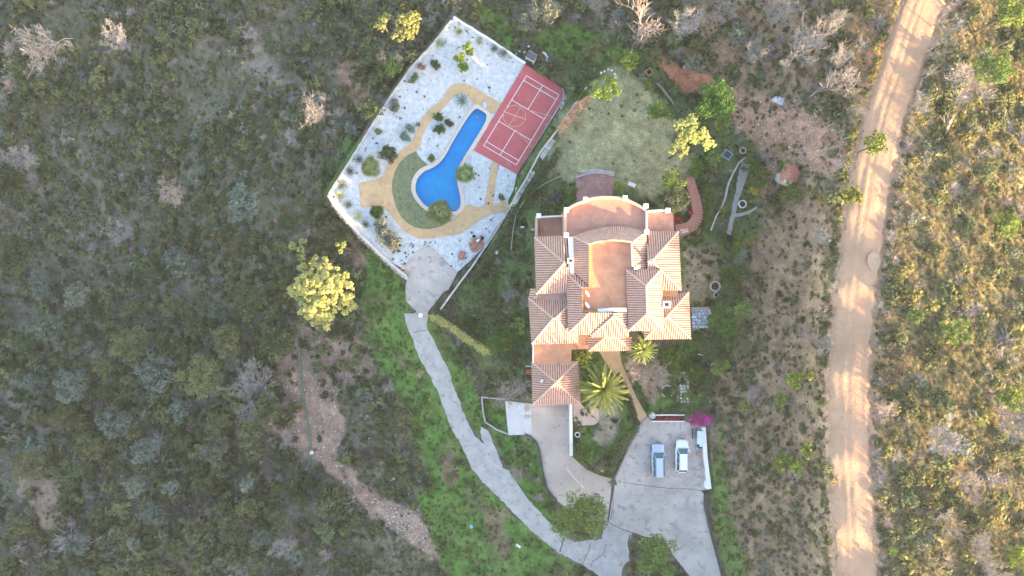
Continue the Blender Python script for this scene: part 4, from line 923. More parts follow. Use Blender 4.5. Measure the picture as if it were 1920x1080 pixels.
# ------------------------------------------------------------------ small things
plast = mat('blue_plastic', (.20, .38, .62), var=.08, rough=.5); rustm = mat('rust_red', (.30, .11, .07), var=.3, scale=4, coord='P'); greenm = mat('green_plastic', (.05, .25, .16), var=.1, rough=.5)
def gobj(mbf, name, px, py, label, cat, m, rz=0, dz=0, group=None, base=None):
    z = (gz1(px, py) if base is None else base) + .04 + dz; mb = MB(); mbf(mb); o = mb.build(name, m); o.location = W(px, py, z); o.rotation_euler = (0, 0, rz); return tag(o, label, cat, group)
def sub_(mbf, name, par, m, smooth=False):
    mb = MB(); mbf(mb); o = mb.build(name, m, None, smooth); o.parent = par; return o
# outbuilding cabinet by the gravel corner
e = empty('pump_cabinet', W(996, 111, gz1(996,111)), 'small grey cabinet with a dark sloping top at the upper corner of the court', 'cabinet', rz=math.radians(-30))
sub_(lambda m: m.box((0, 0, .7), (1.3, .95, 1.5)), 'body', e, mat('cabinet_grey', (.42, .46, .48), var=.1))
sub_(lambda m: m.prism([(-.62, -.5), (.62, -.5), (.62, .38), (-.62, .38)], 1.46, 1.54), 'lid', e, mat('solar_dark', (.09, .09, .10), var=.1, rough=.3))
sub_(lambda m: m.box((0, -.62, .3), (.9, .25, .6)), 'black_box', e, darkm)
# red crate and rubble by the terrace entrance
e = empty('tile_crate', W(866, 479, POOLZ), 'small square red-brown tiled plinth standing on the white gravel', 'plinth', rz=math.radians(-24))
sub_(lambda m: m.box((0, 0, .15), (.72, 1.15, .3)), 'base', e, rustm); sub_(lambda m: m.box((0, 0, .33), (.5, .92, .05)), 'inset', e, mat('clay', (.40, .17, .11), var=.15))
e = empty('brick_pile', W(893, 459, POOLZ), 'heap of broken red bricks beside the garden wall on the white gravel', 'brick pile'); r = random.Random(5)
bm_ = None
for i in range(70):
    a = r.uniform(0, 6.28); d = r.random() ** .6; mbb = bm_
    if bm_ is None:
        m_ = MB(); m_.box((0, 0, 0), (.36, .2, .12)); o = m_.build('brick', brick); bm_ = o.data
    else: o = bpy.data.objects.new('brick', bm_); C.objects.link(o)
    o.parent = e; o.location = (math.cos(a) * d * 1.0, math.sin(a) * d * .95, .06 + r.random() * .35 * (1 - d)); o.rotation_euler = (r.uniform(-.4, .4), r.uniform(-.4, .4), r.uniform(0, 3.1)); s = r.uniform(.7, 1.3); o.scale = (s, s, s)
def bucket(m): m.lathe((0, 0, 0), [(.16, 0), (.21, .36), (.23, .37), (.19, .34), (.14, .05)], 12)
gobj(bucket, 'bucket', 889, 443.5, 'dark blue bucket above the brick pile, left of two', 'bucket', mat('navy', (.02, .03, .06)), base=POOLZ, group='dark buckets by the brick pile')
gobj(bucket, 'bucket', 905, 447, 'dark blue bucket above the brick pile, right of two', 'bucket', mat('navy', (.02, .03, .06)), base=POOLZ, group='dark buckets by the brick pile')
gobj(lambda m: m.box((0, 0, .1), (.5, .25, .2)), 'trowel_box', 896, 451, 'tiny white box lying on the brick pile', 'box', whitepaint, .6, base=POOLZ + .3)
# white domes: garden lamp and well covers
def dome(m): m.lathe((0, 0, 0), [(.34, 0), (.34, .12), (.28, .3), (.16, .42), (.02, .46)], 16)
gobj(dome, 'lamp_globe', 930, 472.5, 'white domed cover on the dark bank beside the boundary wall', 'cover', whitepaint)
gobj(lambda m: m.lathe((0, 0, 0), [(.3, 0), (.3, .35), (.34, .36), (.34, .44), (.08, .46)], 14), 'water_tap_post', 789.5, 591, 'round white cover where the lane meets the concrete apron', 'cover', whitepaint)
gobj(lambda m: m.lathe((0, 0, 0), [(.28, 0), (.28, .25), (.18, .26), (.16, .1)], 14), 'manhole_ring', 585, 848, 'small round white manhole ring beside the green channel on the left slope', 'manhole', whitepaint)
# green water channel on the left slope
pp = [(560,615),(561,650),(562,690),(566,725),(572,765),(578,800),(581,830),(582,860),(578,878)]
strip('drain_pipe', pp, 4.0, .12, mat('moss_concrete', (.11, .15, .10), var=.3, scale=2, coord='P'), 'long mossy concrete channel running down the left slope', 'channel', None)
strip('hose_pipe', [(577,878),(566,885),(556,893),(545,907)], 1.6, .2, mat('pale_green', (.25, .40, .33)), 'pale green pipe end at the bottom of the mossy channel', 'pipe', None)
# flagstone paving right of the villa
e = empty('flagstone_terrace', W(1314, 598, gz1(1314, 598)), 'small terrace of blue white crazy paving beside the right wing', 'paving'); r = random.Random(3)
fl = mat('flagstone', (.46, .52, .62), var=.25, scale=1.1, coord='P', rnd=.3)
for j in range(6):
    for i in range(6):
        x = 1299 + i * 5.9 + r.uniform(-1, 1) + (j % 2) * 2; y = 582 + j * 6.0 + r.uniform(-1, 1)
        if x > 1334 - abs(y - 598) * .25: continue
        zt = gz1(x, y) + .10 + r.random() * .02; n = r.choice((5, 6)); a0 = r.uniform(0, 6)
        P = [W(x + math.cos(a0 - k_ * 6.283 / n) * r.uniform(2.5, 3.1), y + math.sin(a0 - k_ * 6.283 / n) * r.uniform(2.6, 3.2), zt)[:2] for k_ in range(n)]
        mb = MB(); mb.prism(P, zt - .16, zt); mb.build('flagstone', fl, e)
drape('paving_bed', [(1297,581),(1333,581),(1334,606),(1326,612),(1298,621)], .03, mat('mortar', (.30, .27, .26)), 8)
kerb('terrace_edge', [(1297,578.5),(1330,578)], 4.2, .3, mat('pink_edge', (.42, .30, .30)), 'pink kerb along the top of the blue white crazy paving')
# stepping stones to the parking area and by the lawn
def stepping(label, pts, size, seed, m=stonel, name='stone_path', jit=.8):
    e = empty(name, W(pts[0][0], pts[0][1], gz1(*pts[0])), label, 'stepping stones'); r = random.Random(seed)
    for x, y in pts:
        n = 6; a0 = r.uniform(0, 6); zt = gz1(x, y) + .09; x += r.uniform(-jit, jit); y += r.uniform(-jit, jit)
        P = [W(x + math.cos(a0 - k_ * 6.283 / n) * size * r.uniform(.8, 1.2), y + math.sin(a0 - k_ * 6.283 / n) * size * r.uniform(.75, 1.1), zt)[:2] for k_ in range(n)]
        mb = MB(); mb.prism(P, zt - .3, zt); mb.build('stone', m, e)
    return e
stepping('double row of pale stepping stones running down to the parking area', [(x + (i % 2) * .8, 699 + i * 6.0) for i in range(13) for x in (1277, 1283, 1289)], 2.3, 1)
drape('stone_path_bed', [(1273,696),(1293,696),(1292,735),(1290,776),(1281,776),(1276,735)], .02, mat('path_gravel', (.26, .24, .20), var=.25, coord='P'), 8)
stepping('curved row of white stones above the upper corner of the court', [(1016 + 10 * math.sin(a), 112 - 14 * math.cos(a)) for a in np.linspace(-.4, 2.6, 12)] + [(1024 + i * 5.2, 129 - i * .8 - (i > 3) * 1.5) for i in range(10)], 2.0, 2, whitepaint)
stepping('small heap of pale boulders near the top of the lawn', [(1148,132),(1152,138),(1156,143),(1140,131),(1133,134),(1126,135),(1180,95),(1187,93),(1184,99)], 2.6, 4, stonel, 'boulders', 1.5)
stepping('scattered pale boulders on the slope above the court', [(1060,120),(1066,123),(982,98),(975,96),(990,88),(968,100)], 2.2, 5, stonel, 'boulders', 1.5)
# rockery paths to the right of the lawn
drape('stone_walk', ribbon([(1366,440),(1372,415),(1378,385),(1385,360),(1392,330),(1400,305)], [9,8,9,10,16,18]), .04, mat('walk_gravel', (.27, .26, .24), var=.2, coord='P', speck=(3, (.18, .17, .14), .42)), 8, rough=.8)
drape('stone_walk_branch', ribbon([(1374,404),(1392,402),(1408,396),(1420,388)], [6,6,5,4]), .045, MATS['walk_gravel'], 8, rough=.5)
kerb('edge_wall', [(1398,295),(1386,305),(1375,325),(1366,345),(1361,370),(1353,390),(1343,405),(1333,432)], 1.9, .4, stonel, 'thin winding pale stone edging left of the garden walk', 'edging')
kerb('edge_wall', [(1054,329),(1025,342),(1003,356),(985,372),(968,400),(962,430),(958,470)], 2.0, .3, mat('dry_earth', (.30,.27,.19), var=.2, coord='P'), 'faint pale earth edging curving round the upper left lawn', 'edging')
kerb('edge_wall', [(1232,155),(1245,168),(1258,186),(1264,196)], 2.0, .4, mat('grey_cement', (.24,.22,.21)), 'short grey garden edging beside the red earth bank', 'edging')
# little basin, fire ring, planters, seat
e = empty('garden_basin', W(1362, 291, gz1(1362,291)), 'small blue square basin beside the tall yellow tree', 'basin', rz=math.radians(-35))
sub_(lambda m: m.box((0, 0, .2), (1.25, 1.1, .4)), 'rim', e, mat('pale_blue', (.20, .24, .28), var=.1)); sub_(lambda m: m.box((0, 0, .39), (.9, .8, .06)), 'dark_water', e, mat('dark_water', (.02, .05, .07), rough=.1))
def ring(m, r0=.55, r1=.75, h=.3): m.lathe((0, 0, 0), [(r0, 0), (r1, 0), (r1, h), (r0, h), (r0, h - .15)], 18)
def planter(px, py, r1, label, cm, flower=None, cat='planter', inner='soil_dark'):
    e = empty('round_planter', W(px, py, gz1(px, py)), label, cat)
    sub_(lambda m: m.lathe((0, 0, 0), [(r1 * .72, .0), (r1, 0), (r1, .34), (r1 * .74, .34), (r1 * .72, .1)], 18), 'rim', e, cm)
    sub_(lambda m: m.lathe((0, 0, 0), [(r1 * .72, .0), (r1 * .7, .22), (.02, .26)], 14), 'soil', e, mat(inner, (.035, .025, .03))); return e
planter(1392, 283, .42, 'small round pinkish stone ring right of the blue basin', mat('pink_stone', (.50, .33, .28)))
pl1 = planter(1340, 537, .72, 'round stone ring planter with dark red flowers right of the villa', stonel)
planter(1342, 553, .34, 'small pale grey round pot below the red flower ring', mat('pale_grey', (.50, .50, .50)), inner='soil_grey')
planter(1050, 846, .1, 'tiny pot', stonel) if 0 else None
planter(1082.5, 814.5, .36, 'small white round pot on the grass right of the drive wall', whitepaint)
planter(1391, 383, .55, 'small round stone planter between the two garden walks', stonel)
# rings of white stones round the two small beds
stepping('ring of white stones round the upper dark bed in the front lawn', [(1251.5 + 11 * math.cos(a), 734 + 11 * math.sin(a)) for a in np.linspace(0, 6.0, 17)], 1.5, 7, whitepaint, 'stone_ring', .3)
stepping('half ring of white stones round the lower dark bed in the front lawn', [(1263 + 8 * math.cos(a), 747 + 9 * math.sin(a)) for a in np.linspace(-.3, 3.2, 12)], 1.5, 8, whitepaint, 'stone_ring', .3)
# garden hut with red hexagonal roof and cream box
e = empty('garden_gazebo', W(1467, 331, gz1(1467,331)), 'small garden hut with a flat-sided red roof on the wooded slope', 'hut')
hexp = [(-1.25, -.5), (-1.0, .35), (-.2, 1.5), (.9, 1.1), (1.45, .1), (1.0, -1.0), (0, -1.35), (-.8, -1.1)]
sub_(lambda m: m.prism([(x * .8, y * .8) for x, y in hexp], 0, 2.2), 'wall', e, stonel)
def hroof(m):
    k_ = len(hexp); m.add([(x, y, 2.15) for x, y in hexp] + [(0, 0, 2.75)], [(i, (i + 1) % k_, k_) for i in range(k_)] + [tuple(range(k_))[::-1]])
sub_(hroof, 'roof', e, tilemat('hut_tile', (.42, .17, .125), (.28, .11, .08), .2, .3, var=.1))
gobj(lambda m: (m.box((0, 0, .5), (.95, .65, 1.0)), m.box((0, 0, 1.03), (1.05, .75, .08))), 'cream_box', 1471, 343, 'cream box standing at the lower edge of the red roofed hut', 'box', mat('cream', (.55, .50, .33), var=.08), math.radians(-25), dz=1.0)
# things by the parking wall
e = empty('storage_chest', W(1311, 818, gz1(1311,818)), 'pale blue storage chest against the white wall of the parking area', 'chest')
sub_(lambda m: m.box((0, 0, .42), (.9, 1.75, .84)), 'body', e, mat('pale_blue_body', (.48, .56, .66), var=.05)); 
for s in (-1, 1): sub_(lambda m: m.box((0, s * .44, .87), (.94, .86, .05)), 'lid', e, mat('pale_blue_lid', (.58, .66, .76), var=.04, rough=.4))
e = empty('metal_rack', W(1301, 812, gz1(1301,812)), 'grey wire rack on the left side of the pale blue chest', 'rack')
for i in range(5): sub_(lambda m: m.box((0, -.7 + i * .35, .4), (.5, .04, .05)), 'bar', e, rimm)
for x in (-.25, .25): sub_(lambda m: m.box((x, 0, .2), (.04, 1.45, .4)), 'side', e, iron)
e = empty('generator', W(1312, 834, gz1(1312,834)), 'small white and dark machine below the pale blue chest', 'machine')
sub_(lambda m: m.box((0, 0, .25), (.7, .7, .5)), 'frame', e, darkm); sub_(lambda m: m.box((.02, .05, .53), (.38, .4, .1)), 'tank', e, whitepaint)
sub_(lambda m: m.box((-.3, -.35, .12), (.6, .4, .24)), 'tray', e, plast)
gobj(lambda m: m.box((0, 0, .12), (.36, .34, .24)), 'clay_block', 1309, 851, 'small orange clay block near the parking wall', 'block', mat('clay_orange', (.50, .26, .16)))
e = empty('hose_reel', W(1313, 883, gz1(1313,883)), 'dark garden hose lying in a large loop beside the parking wall', 'hose')
def hose(m):
    m.tube([(math.cos(a) * .82, math.sin(a) * .86, .03 + .01 * a / 6) for a in np.linspace(0, 6.28, 40)], .035, 5, False); m.tube([(.6, .55, .05), (.2, .95, .04), (-.5, 1.15, .03), (-1.3, 1.25, .03)], .03, 5)
sub_(hose, 'hose', e, mat('hose_dark', (.06, .06, .05)))
gobj(lambda m: m.lathe((0, 0, 0), [(.3, 0), (.36, .1), (.34, .3), (.15, .42), (.03, .45)], 12), 'sack', 1318, 879, 'crumpled pink sack beside the hose loop', 'sack', mat('pink_sack', (.52, .38, .36), var=.2))
gobj(lambda m: m.tube([(0, -.5, .1), (0, .6, .1)], .06, 6), 'rake', 1318, 866, 'pinkish wooden handle leaning by the parking wall above the hose', 'tool', mat('pink_sack', (.5,.4,.38)))
gobj(lambda m: m.lathe((0, 0, 0), [(.42, 0), (.5, .25), (.44, .55), (.26, .7), (.05, .72)], 12), 'covered_basin', 1325, 906, 'large white bundle at the lower end of the parking wall', 'bundle', whitepaint).scale = (1, 1.5, 1)
# planter box with red flowers at the top of the parking area
e = empty('flower_trough', W(1252, 783, gz1(1252,783)), 'long low white-edged trough of dark red plants above the parking area', 'planter')
for y, n_ in ((.42, 'edge'), (-.42, 'edge')): sub_(lambda m: m.box((0, y, .25), (4.3, .14, .5)), n_, e, whitepaint)
sub_(lambda m: m.box((0, 0, .2), (4.2, .7, .34)), 'soil', e, mat('soil_dark', (.035, .025, .03)))
gobj(lambda m: m.lathe((0, 0, 0), [(.45, 0), (.45, .5), (.36, .5), (.3, .4)], 14), 'stone_pot', 1222, 778, 'round pale stone pot at the left end of the red flower trough', 'pot', stonel)
gobj(lambda m: (m.box((0, 0, .1), (.35, .5, .2)),), 'meter_box', 1197, 808, 'small blue box on the kerb at the left edge of the parking area', 'box', plast, .5, .2)
# planter plinth on left side of garage, pool-table corner etc.
gobj(lambda m: m.box((0, 0, .4), (.75, .6, .8)), 'brick_bin', 991, 696, 'small red brick block at the upper left corner of the garage', 'block', rustm)
gobj(lambda m: m.box((0, 0, .5), (.8, .12, .1)), 'white_rail', 991, 686, 'short white and green rail left of the garage roof', 'rail', mat('mint', (.45, .70, .60)))
gobj(lambda m: m.box((0, 0, .4), (.6, .35, .8)), 'air_unit', 999, 431, 'small grey unit on the left wall of the villa balcony', 'air conditioner', rimm)
# compost box near top of lawn
e = empty('wooden_box', W(1215.5, 137, gz1(1215.5,137)), 'small dark open wooden box at the upper edge of the lawn', 'box', rz=math.radians(35))
for s in (-1, 1): sub_(lambda m: m.box((s * .36, 0, .3), (.08, .85, .6)), 'side', e, mat('pink_wood', (.30, .20, .17)))
for s in (-1, 1): sub_(lambda m: m.box((0, s * .38, .3), (.72, .08, .6)), 'end', e, mat('pink_wood', (.30, .20, .17)))
# white table / bench scraps in the front garden, slabs on the slopes
gobj(lambda m: m.box((0, 0, .1), (.75, .32, .2)), 'white_slab', 736, 898, 'flat grey slab lying on the lower left slope', 'slab', mat('pale_grey', (.5, .5, .5)), .5)
gobj(lambda m: m.box((0, 0, .1), (.7, .3, .2)), 'white_slab', 972, 1023, 'small white slab on the green bank left of the lane end', 'slab', whitepaint, -.6)
gobj(lambda m: m.lathe((0, 0, 0), [(.25, 0), (.25, .3), (.14, .3)], 10), 'pipe_cap', 884, 986.5, 'small blue round cap on the green bank', 'cap', plast)
gobj(lambda m: m.box((0, 0, .15), (.7, .12, .3)), 'bench_slat', 1313, 665, 'small white curved garden seat below the right wing', 'seat', whitepaint, -.3)
gobj(lambda m: m.add([(-1.2, .2, 0), (-.6, .7, .1), (.5, .5, .12), (1.2, -.3, 0), (.9, -.8, .1), (-.1, -.4, .12)], [(0, 5, 1), (1, 5, 2), (2, 5, 4, 3)]), 'tarpaulin', 1463, 191, 'crumpled pale grey sheet lying on the bare slope beside the dead trees', 'sheet', mat('pale_grey', (.5,.5,.5)), dz=.1)
gobj(lambda m: m.add([(-.8, .9, .02), (-.2, 1.4, .03), (.5, 1.1, .02), (.8, .2, .02), (.5, -.6, .03), (.1, -1.3, .02), (-.5, -.8, .02), (-.9, .1, .02)], [(7, 6, 5, 4, 3, 2, 1, 0)]), 'pale_rock_patch', 1640, 493, 'pale patch of bare rock on the right side of the dirt track', 'rock', mat('pale_rock', (.46, .31, .20), var=.14, coord='P', bump=.6), dz=.1)
# bird bath / column left garden
gobj(lambda m: (m.tube([(0, 0, 0), (0, 0, 2.2)], .05, 6), m.box((0, 0, 2.2), (.5, .12, .08))), 'washing_post', 979, 428, 'thin white post in the dark grass left of the villa', 'post', whitepaint)
gobj(lambda m: m.box((0, 0, .25), (.5, 1.0, .5)), 'lawn_seat', 1184, 347, 'small white bench right of the round topiary', 'bench', whitepaint, 1.2)

ORD = ['first', 'second', 'third', 'fourth', 'fifth', 'sixth', 'seventh', 'eighth', 'ninth', 'tenth', 'eleventh', 'twelfth']
# weathered posts along the upper edge of the red earth cut
for i, (x, y) in enumerate([(1338,136),(1368,158),(1381,163),(1406,188),(1430,180),(1478,201),(1496,196),(1520,222),(1552,238),(1578,262)]):
    gobj(lambda m: m.tube([(0, 0, -.2), (.06, .04, 1.5)], [.07, .05], 6), 'fence_post', x, y, ORD[i] + ' weathered wooden post along the red earth cut, counted from the upper left', 'post', mat('grey_post', (.36, .30, .25), var=.2), random.uniform(0, 6), 0, 'posts along the red earth cut')
# posts of the wire fence on the slope left of the track
for i, y in enumerate(range(770, 1080, 34)):
    x = np.interp(y, [740, 800, 860, 900, 1000, 1080], [1515, 1528, 1543, 1551, 1566, 1580])
    gobj(lambda m: m.tube([(0, 0, -.2), (0, 0, 1.2)], .045, 5), 'fence_post', float(x), y, ORD[i] + ' thin grey fence post beside the lower track, counted from the top', 'post', mat('grey_post', (.36, .30, .25)), 0, 0, 'wire fence posts beside the lower track')
# ------------------------------------------------------------------ vegetation
def leafmat(name, col, rnd=.25, transl=.3, var=.4, scale=1.5): return mat(name, col, rough=.75, var=var, scale=scale, coord='P', detail=3, rnd=rnd, transl=transl, spec=.15)
LM = {
 'olive': leafmat('leaf_olive', (.15, .165, .075)), 'grey': leafmat('leaf_greygreen', (.19, .20, .15)), 'dark': leafmat('leaf_dark', (.085, .108, .052)),
 'green': leafmat('leaf_green', (.085, .15, .03)), 'lime': leafmat('leaf_lime', (.19, .27, .035)), 'mimosa': leafmat('leaf_mimosa', (.47, .48, .17), transl=.4),
 'pine': leafmat('leaf_pine', (.15, .21, .05)), 'yellow': leafmat('flower_yellow', (.55, .38, .04)), 'red': leafmat('flower_red', (.42, .02, .05)), 'magenta': leafmat('flower_magenta', (.45, .03, .28)),
 'dry': leafmat('dry_grass', (.36, .30, .17)), 'pink': leafmat('dry_pink', (.40, .24, .17)), 'agave': leafmat('agave_blue', (.17, .24, .19)), 'palm': leafmat('palm_frond', (.28, .32, .13)), 'yucca': leafmat('yucca_leaf', (.34, .35, .17)),
 'gold': leafmat('leaf_gold', (.24, .215, .075)), 'purple': leafmat('purple_leaf', (.11, .09, .12)), 'grass': leafmat('grass_blade', (.11, .17, .045)), 'oak': leafmat('leaf_oak', (.16, .24, .06)), 'hazy': leafmat('leaf_bluegreen', (.15, .18, .145))}
bark = mat('bark', (.13, .10, .08), var=.3, scale=4, coord='P'); deadw = mat('dead_wood', (.30, .27, .255), var=.3, scale=3, coord='P', rnd=.2); deadp = mat('dead_wood_pale', (.38, .30, .26), var=.25, scale=3, coord='P', rnd=.15)
charred = mat('charred_wood', (.055, .05, .05), var=.4, scale=4, coord='P')
def cards(cen, size, r, up=.35, elong=1.6, outward=None):
    """leaf quads: centres (N,3)"""
    n = len(cen); d = r.normal(size=(n, 3)); d[:, 2] *= .8
    nn = r.normal(size=(n, 3)); nn[:, 2] = np.abs(nn[:, 2]) + up
    if outward is not None: nn += outward * .9
    nn /= np.linalg.norm(nn, axis=1)[:, None]; u = np.cross(d, nn); u /= np.linalg.norm(u, axis=1)[:, None] + 1e-9; w = np.cross(nn, u)
    s = size * r.uniform(.6, 1.4, n)[:, None]; a = u * s * elong * .5; b_ = w * s * .5
    V = np.stack([cen - a, cen - b_ * .9, cen + a, cen + b_ * .9], 1).reshape(-1, 3)
    return V, np.arange(4 * n).reshape(n, 4)
def lobes_mesh(lobes, dens, size, seed, name, m, flat=.75):
    r = np.random.default_rng(seed); Vs = []; Qs = []; o = 0
    for (cx, cy, cz, R) in lobes:
        n = max(6, int(dens * R * R)); d = r.normal(size=(n, 3)); d[:, 2] = d[:, 2] * .9 + .25; d /= np.linalg.norm(d, axis=1)[:, None]
        rad = R * (1 - .55 * r.random(n) ** 1.6)[:, None] * (1 + .22 * np.sin(d[:, :1] * 7 + cx) * np.cos(d[:, 1:2] * 6 + cy))
        c = d * rad; c[:, 2] *= flat; c += np.array([cx, cy, cz]); v, q = cards(c, size, r, outward=d); Vs.append(v); Qs.append(q + o); o += len(v)
    me = npmesh(name, np.concatenate(Vs), Qs[0] if len(Qs) == 1 else np.concatenate(Qs)); me.materials.append(m); return me
def crown_lobes(R, h, n, r, spread=1.0, ks=(.20, .36)):
    """uneven clumps within a crown of radius R whose centre is at height h"""
    L_ = []
    if ks[1] < .18:         # airy crown: boughs that each carry many small sprays, with gaps between the boughs
        nb = max(4, n // 11)
        for i in range(nb):
            a = i * 2.39996 + r.uniform(-.3, .3); d = R * .72 * math.sqrt((i + .6) / nb) * r.uniform(.8, 1.2); bx, by, bz = math.cos(a) * d, math.sin(a) * d, h + R * .4 * (1 - (d / R) ** 2) + r.uniform(-.7, .7)
            Rb = R * r.uniform(.18, .32)
            for j in range(int(17 * (Rb / R / .25) ** 2)):
                a2 = r.uniform(0, 6.283); d2 = Rb * math.sqrt(r.random()) * 1.15; L_.append((bx + math.cos(a2) * d2, by + math.sin(a2) * d2, bz + Rb * .7 * (1 - (d2 / Rb) ** 2) * r.uniform(0, 1), R * r.uniform(.035, .10)))
        return L_
    for i in range(n):
        a = r.uniform(0, 6.283); d = R * .78 * math.sqrt(r.random()) * spread; k_ = R * r.uniform(*ks)
        L_.append((math.cos(a) * d, math.sin(a) * d, h + R * .35 * (1 - (d / R) ** 2) * r.uniform(-.6, 1.4), k_))
    return L_
def tree(px, py, rpx, h, kind, label, name='tree', cat='tree', seed=0, n=None, dens=None, size=.22, trunk=True, lobes=None, group=None, spread=1.0, core=True, base=None, ks=(.20, .36)):
    """crown centred on picture point (px,py); h is the height of the crown's centre over the ground"""
    r = random.Random(seed); z0 = gz1(px, py); c = W(px, py, z0 + h); gx_, gy_ = c[0], c[1]; z0 = ground_at(gx_, gy_) if base is None else base
    R = rpx * (H - z0 - h) / FPX; e = empty(name, (gx_, gy_, z0 - .1), label, cat, group)
    L_ = lobes or crown_lobes(R, h, n or max(5, int(9 + R * 5)), r, spread, ks)
    if core and not lobes: L_ += [(0, 0, h - R * .15, R * .55)]
    dens = dens or 46 / (size / .22) ** 2 * 2.0
    me = lobes_mesh(L_, dens, size, seed + 11, 'crown', LM[kind]); o = link('crown', me); o.parent = e
    if trunk and h > .8:
        mb = MB(); mb.tube([(0, 0, 0), (r.uniform(-.15, .15), r.uniform(-.15, .15), h * .5), (0, 0, h)], [.05 + .022 * h, .04 + .015 * h, .03], 6)
        for q in L_[:7]: mb.tube([(0, 0, h * .55), (q[0] * .5, q[1] * .5, (h * .7 + q[2] * .3)), (q[0], q[1], q[2])], [.05, .035, .015], 4, False)
        o = mb.build('trunk', bark); o.parent = e
    return e
def dead_tree_mesh(h, spread, seed, depth=4, lean=(0, 0), r0=.10, nb=5, thin=.016, spray=False):
    r = random.Random(seed); mb = MB()
    def seg(p, d, l, rad, k_):
        q = p + d * l * .5 + Vector((r.uniform(-1, 1), r.uniform(-1, 1), r.uniform(-.5, .5))) * l * .06; e_ = p + d * l
        mb.tube([p, q, e_], [rad, rad * .8, max(rad * .6, thin)], 4 if k_ < 2 else 3, False)
        if k_ >= depth: return
        for i in range(nb if k_ else nb + 2):
            t_ = r.uniform(.35, 1.0) if k_ else r.uniform(.45, 1.0); a = r.uniform(0, 6.283); s = Vector((math.cos(a), math.sin(a), r.uniform(-.1, .6))); nd = (d * .75 + s * spread * r.uniform(.5, 1.1)).normalized()
            seg(p.lerp(e_, t_), nd, l * r.uniform(.42, .72), max(rad * .5, thin), k_ + 1)
    if spray:
        for i in range(nb * 3): a = r.uniform(0, 6.283); seg(Vector((r.uniform(-.1, .1), r.uniform(-.1, .1), 0)), Vector((math.cos(a) * spread, math.sin(a) * spread, r.uniform(.4, 1))).normalized(), h * r.uniform(.6, 1), r0, 2)
    else: seg(Vector((0, 0, 0)), Vector((lean[0], lean[1], 1)).normalized(), h * .6, r0, 0)
    me = bpy.data.meshes.new('branches'); me.from_pydata(mb.v, [], mb.f); me.update(); return me
DT = {}
def dead(px, py, h, label, var=0, m=None, scale=1.0, tilt=(0, 0), name='dead_tree', rz=None, group=None, cat='dead tree'):
    """bare tree whose foot stands at picture point (px,py)"""
    key = (var, m.name if m else '')
    if key not in DT:
        cfg = [dict(h=7, spread=.75, seed=1, depth=4, nb=4), dict(h=5, spread=1.2, seed=2, depth=4, nb=5, r0=.08), dict(h=2.2, spread=.9, seed=3, depth=4, nb=4, r0=.035, spray=True, thin=.010), dict(h=7, spread=.5, seed=4, depth=2, nb=3, r0=.09), dict(h=3, spread=1.3, seed=5, depth=4, nb=5, r0=.05, thin=.012), dict(h=6, spread=1.0, seed=6, depth=4, nb=5, r0=.11)][var]
        me = dead_tree_mesh(**cfg); me.materials.append(m or deadw); DT[key] = (me, cfg['h'])
    me, h0 = DT[key]; z = gz1(px, py); o = bpy.data.objects.new(name, me); C.objects.link(o); o.location = W(px, py, z - .1)
    s = h / h0; o.scale = (s * scale, s * scale, s); o.rotation_euler = (tilt[0], tilt[1], random.uniform(0, 6.28) if rz is None else rz)
    return tag(o, label, cat, group)

# --- spiky rosettes and palms
def rosette_mesh(n, l, w, droop, seed, name='leaves', m=None, rise=.6, seg=4, z0=.1, cut=0):
    r = random.Random(seed); V_ = []; F_ = []
    for i in range(n):
        a = i * 2.39996 + r.uniform(-.15, .15); t_ = i / n; el = rise * (1 - t_) * 1.4 + .08; L_ = l * r.uniform(.8, 1.1); p = Vector((0, 0, z0 + .2 * (1 - t_))); d = Vector((math.cos(a) * math.cos(el), math.sin(a) * math.cos(el), math.sin(el))); s = Vector((-math.sin(a), math.cos(a), 0))
        b0 = len(V_)
        for j in range(seg + 1):
            u = j / seg; ww = w * (1 - u * .92) * (.6 + 1.1 * u if u < .4 else 1.04); V_ += [p - s * ww, p + s * ww + Vector((0, 0, ww * .4))]; p = p + d * L_ / seg; d = (d - Vector((0, 0, droop / seg))).normalized()
        for j in range(seg): F_.append((b0 + 2 * j, b0 + 2 * j + 1, b0 + 2 * j + 3, b0 + 2 * j + 2))
    me = bpy.data.meshes.new(name); me.from_pydata([tuple(v) for v in V_], [], F_); me.update(); me.materials.append(m); return me
def frond_mesh(n, l, seed, m, droop=1.3, leaflet=.42, rise=1.1, nl=16, w=.028):
    """feather palm: each frond a rib with leaflets on both sides"""
    r = random.Random(seed); V_ = []; F_ = []
    for i in range(n):
        a = i * 2.39996 + r.uniform(-.2, .2); t_ = i / n; el = rise * (1 - t_) + .15; L_ = l * r.uniform(.82, 1.08); p = Vector((0, 0, .1)); d = Vector((math.cos(a) * math.cos(el), math.sin(a) * math.cos(el), math.sin(el))); s = Vector((-math.sin(a), math.cos(a), 0)); seg = nl
        for j in range(seg):
            q = p + d * L_ / seg; up = s.cross(d) * -1
            b0 = len(V_); V_ += [p - s * .03, p + s * .03, q + s * .025, q - s * .025]; F_.append((b0, b0 + 1, b0 + 2, b0 + 3))
            u = j / seg; ll = leaflet * math.sin(math.pi * min(1, .18 + u * .85)) * r.uniform(.8, 1.15)
            for sg in (-1, 1):
                tip = q + s * sg * ll * .72 + d * ll * .7 + Vector((0, 0, -.05 - .15 * r.random())); b0 = len(V_); V_ += [q - d * w, q + d * w, tip]; F_.append((b0, b0 + 1, b0 + 2))
            p = q; d = (d - Vector((0, 0, droop / seg))).normalized()
    me = bpy.data.meshes.new('fronds'); me.from_pydata([tuple(v) for v in V_], [], F_); me.update(); me.materials.append(m); return me
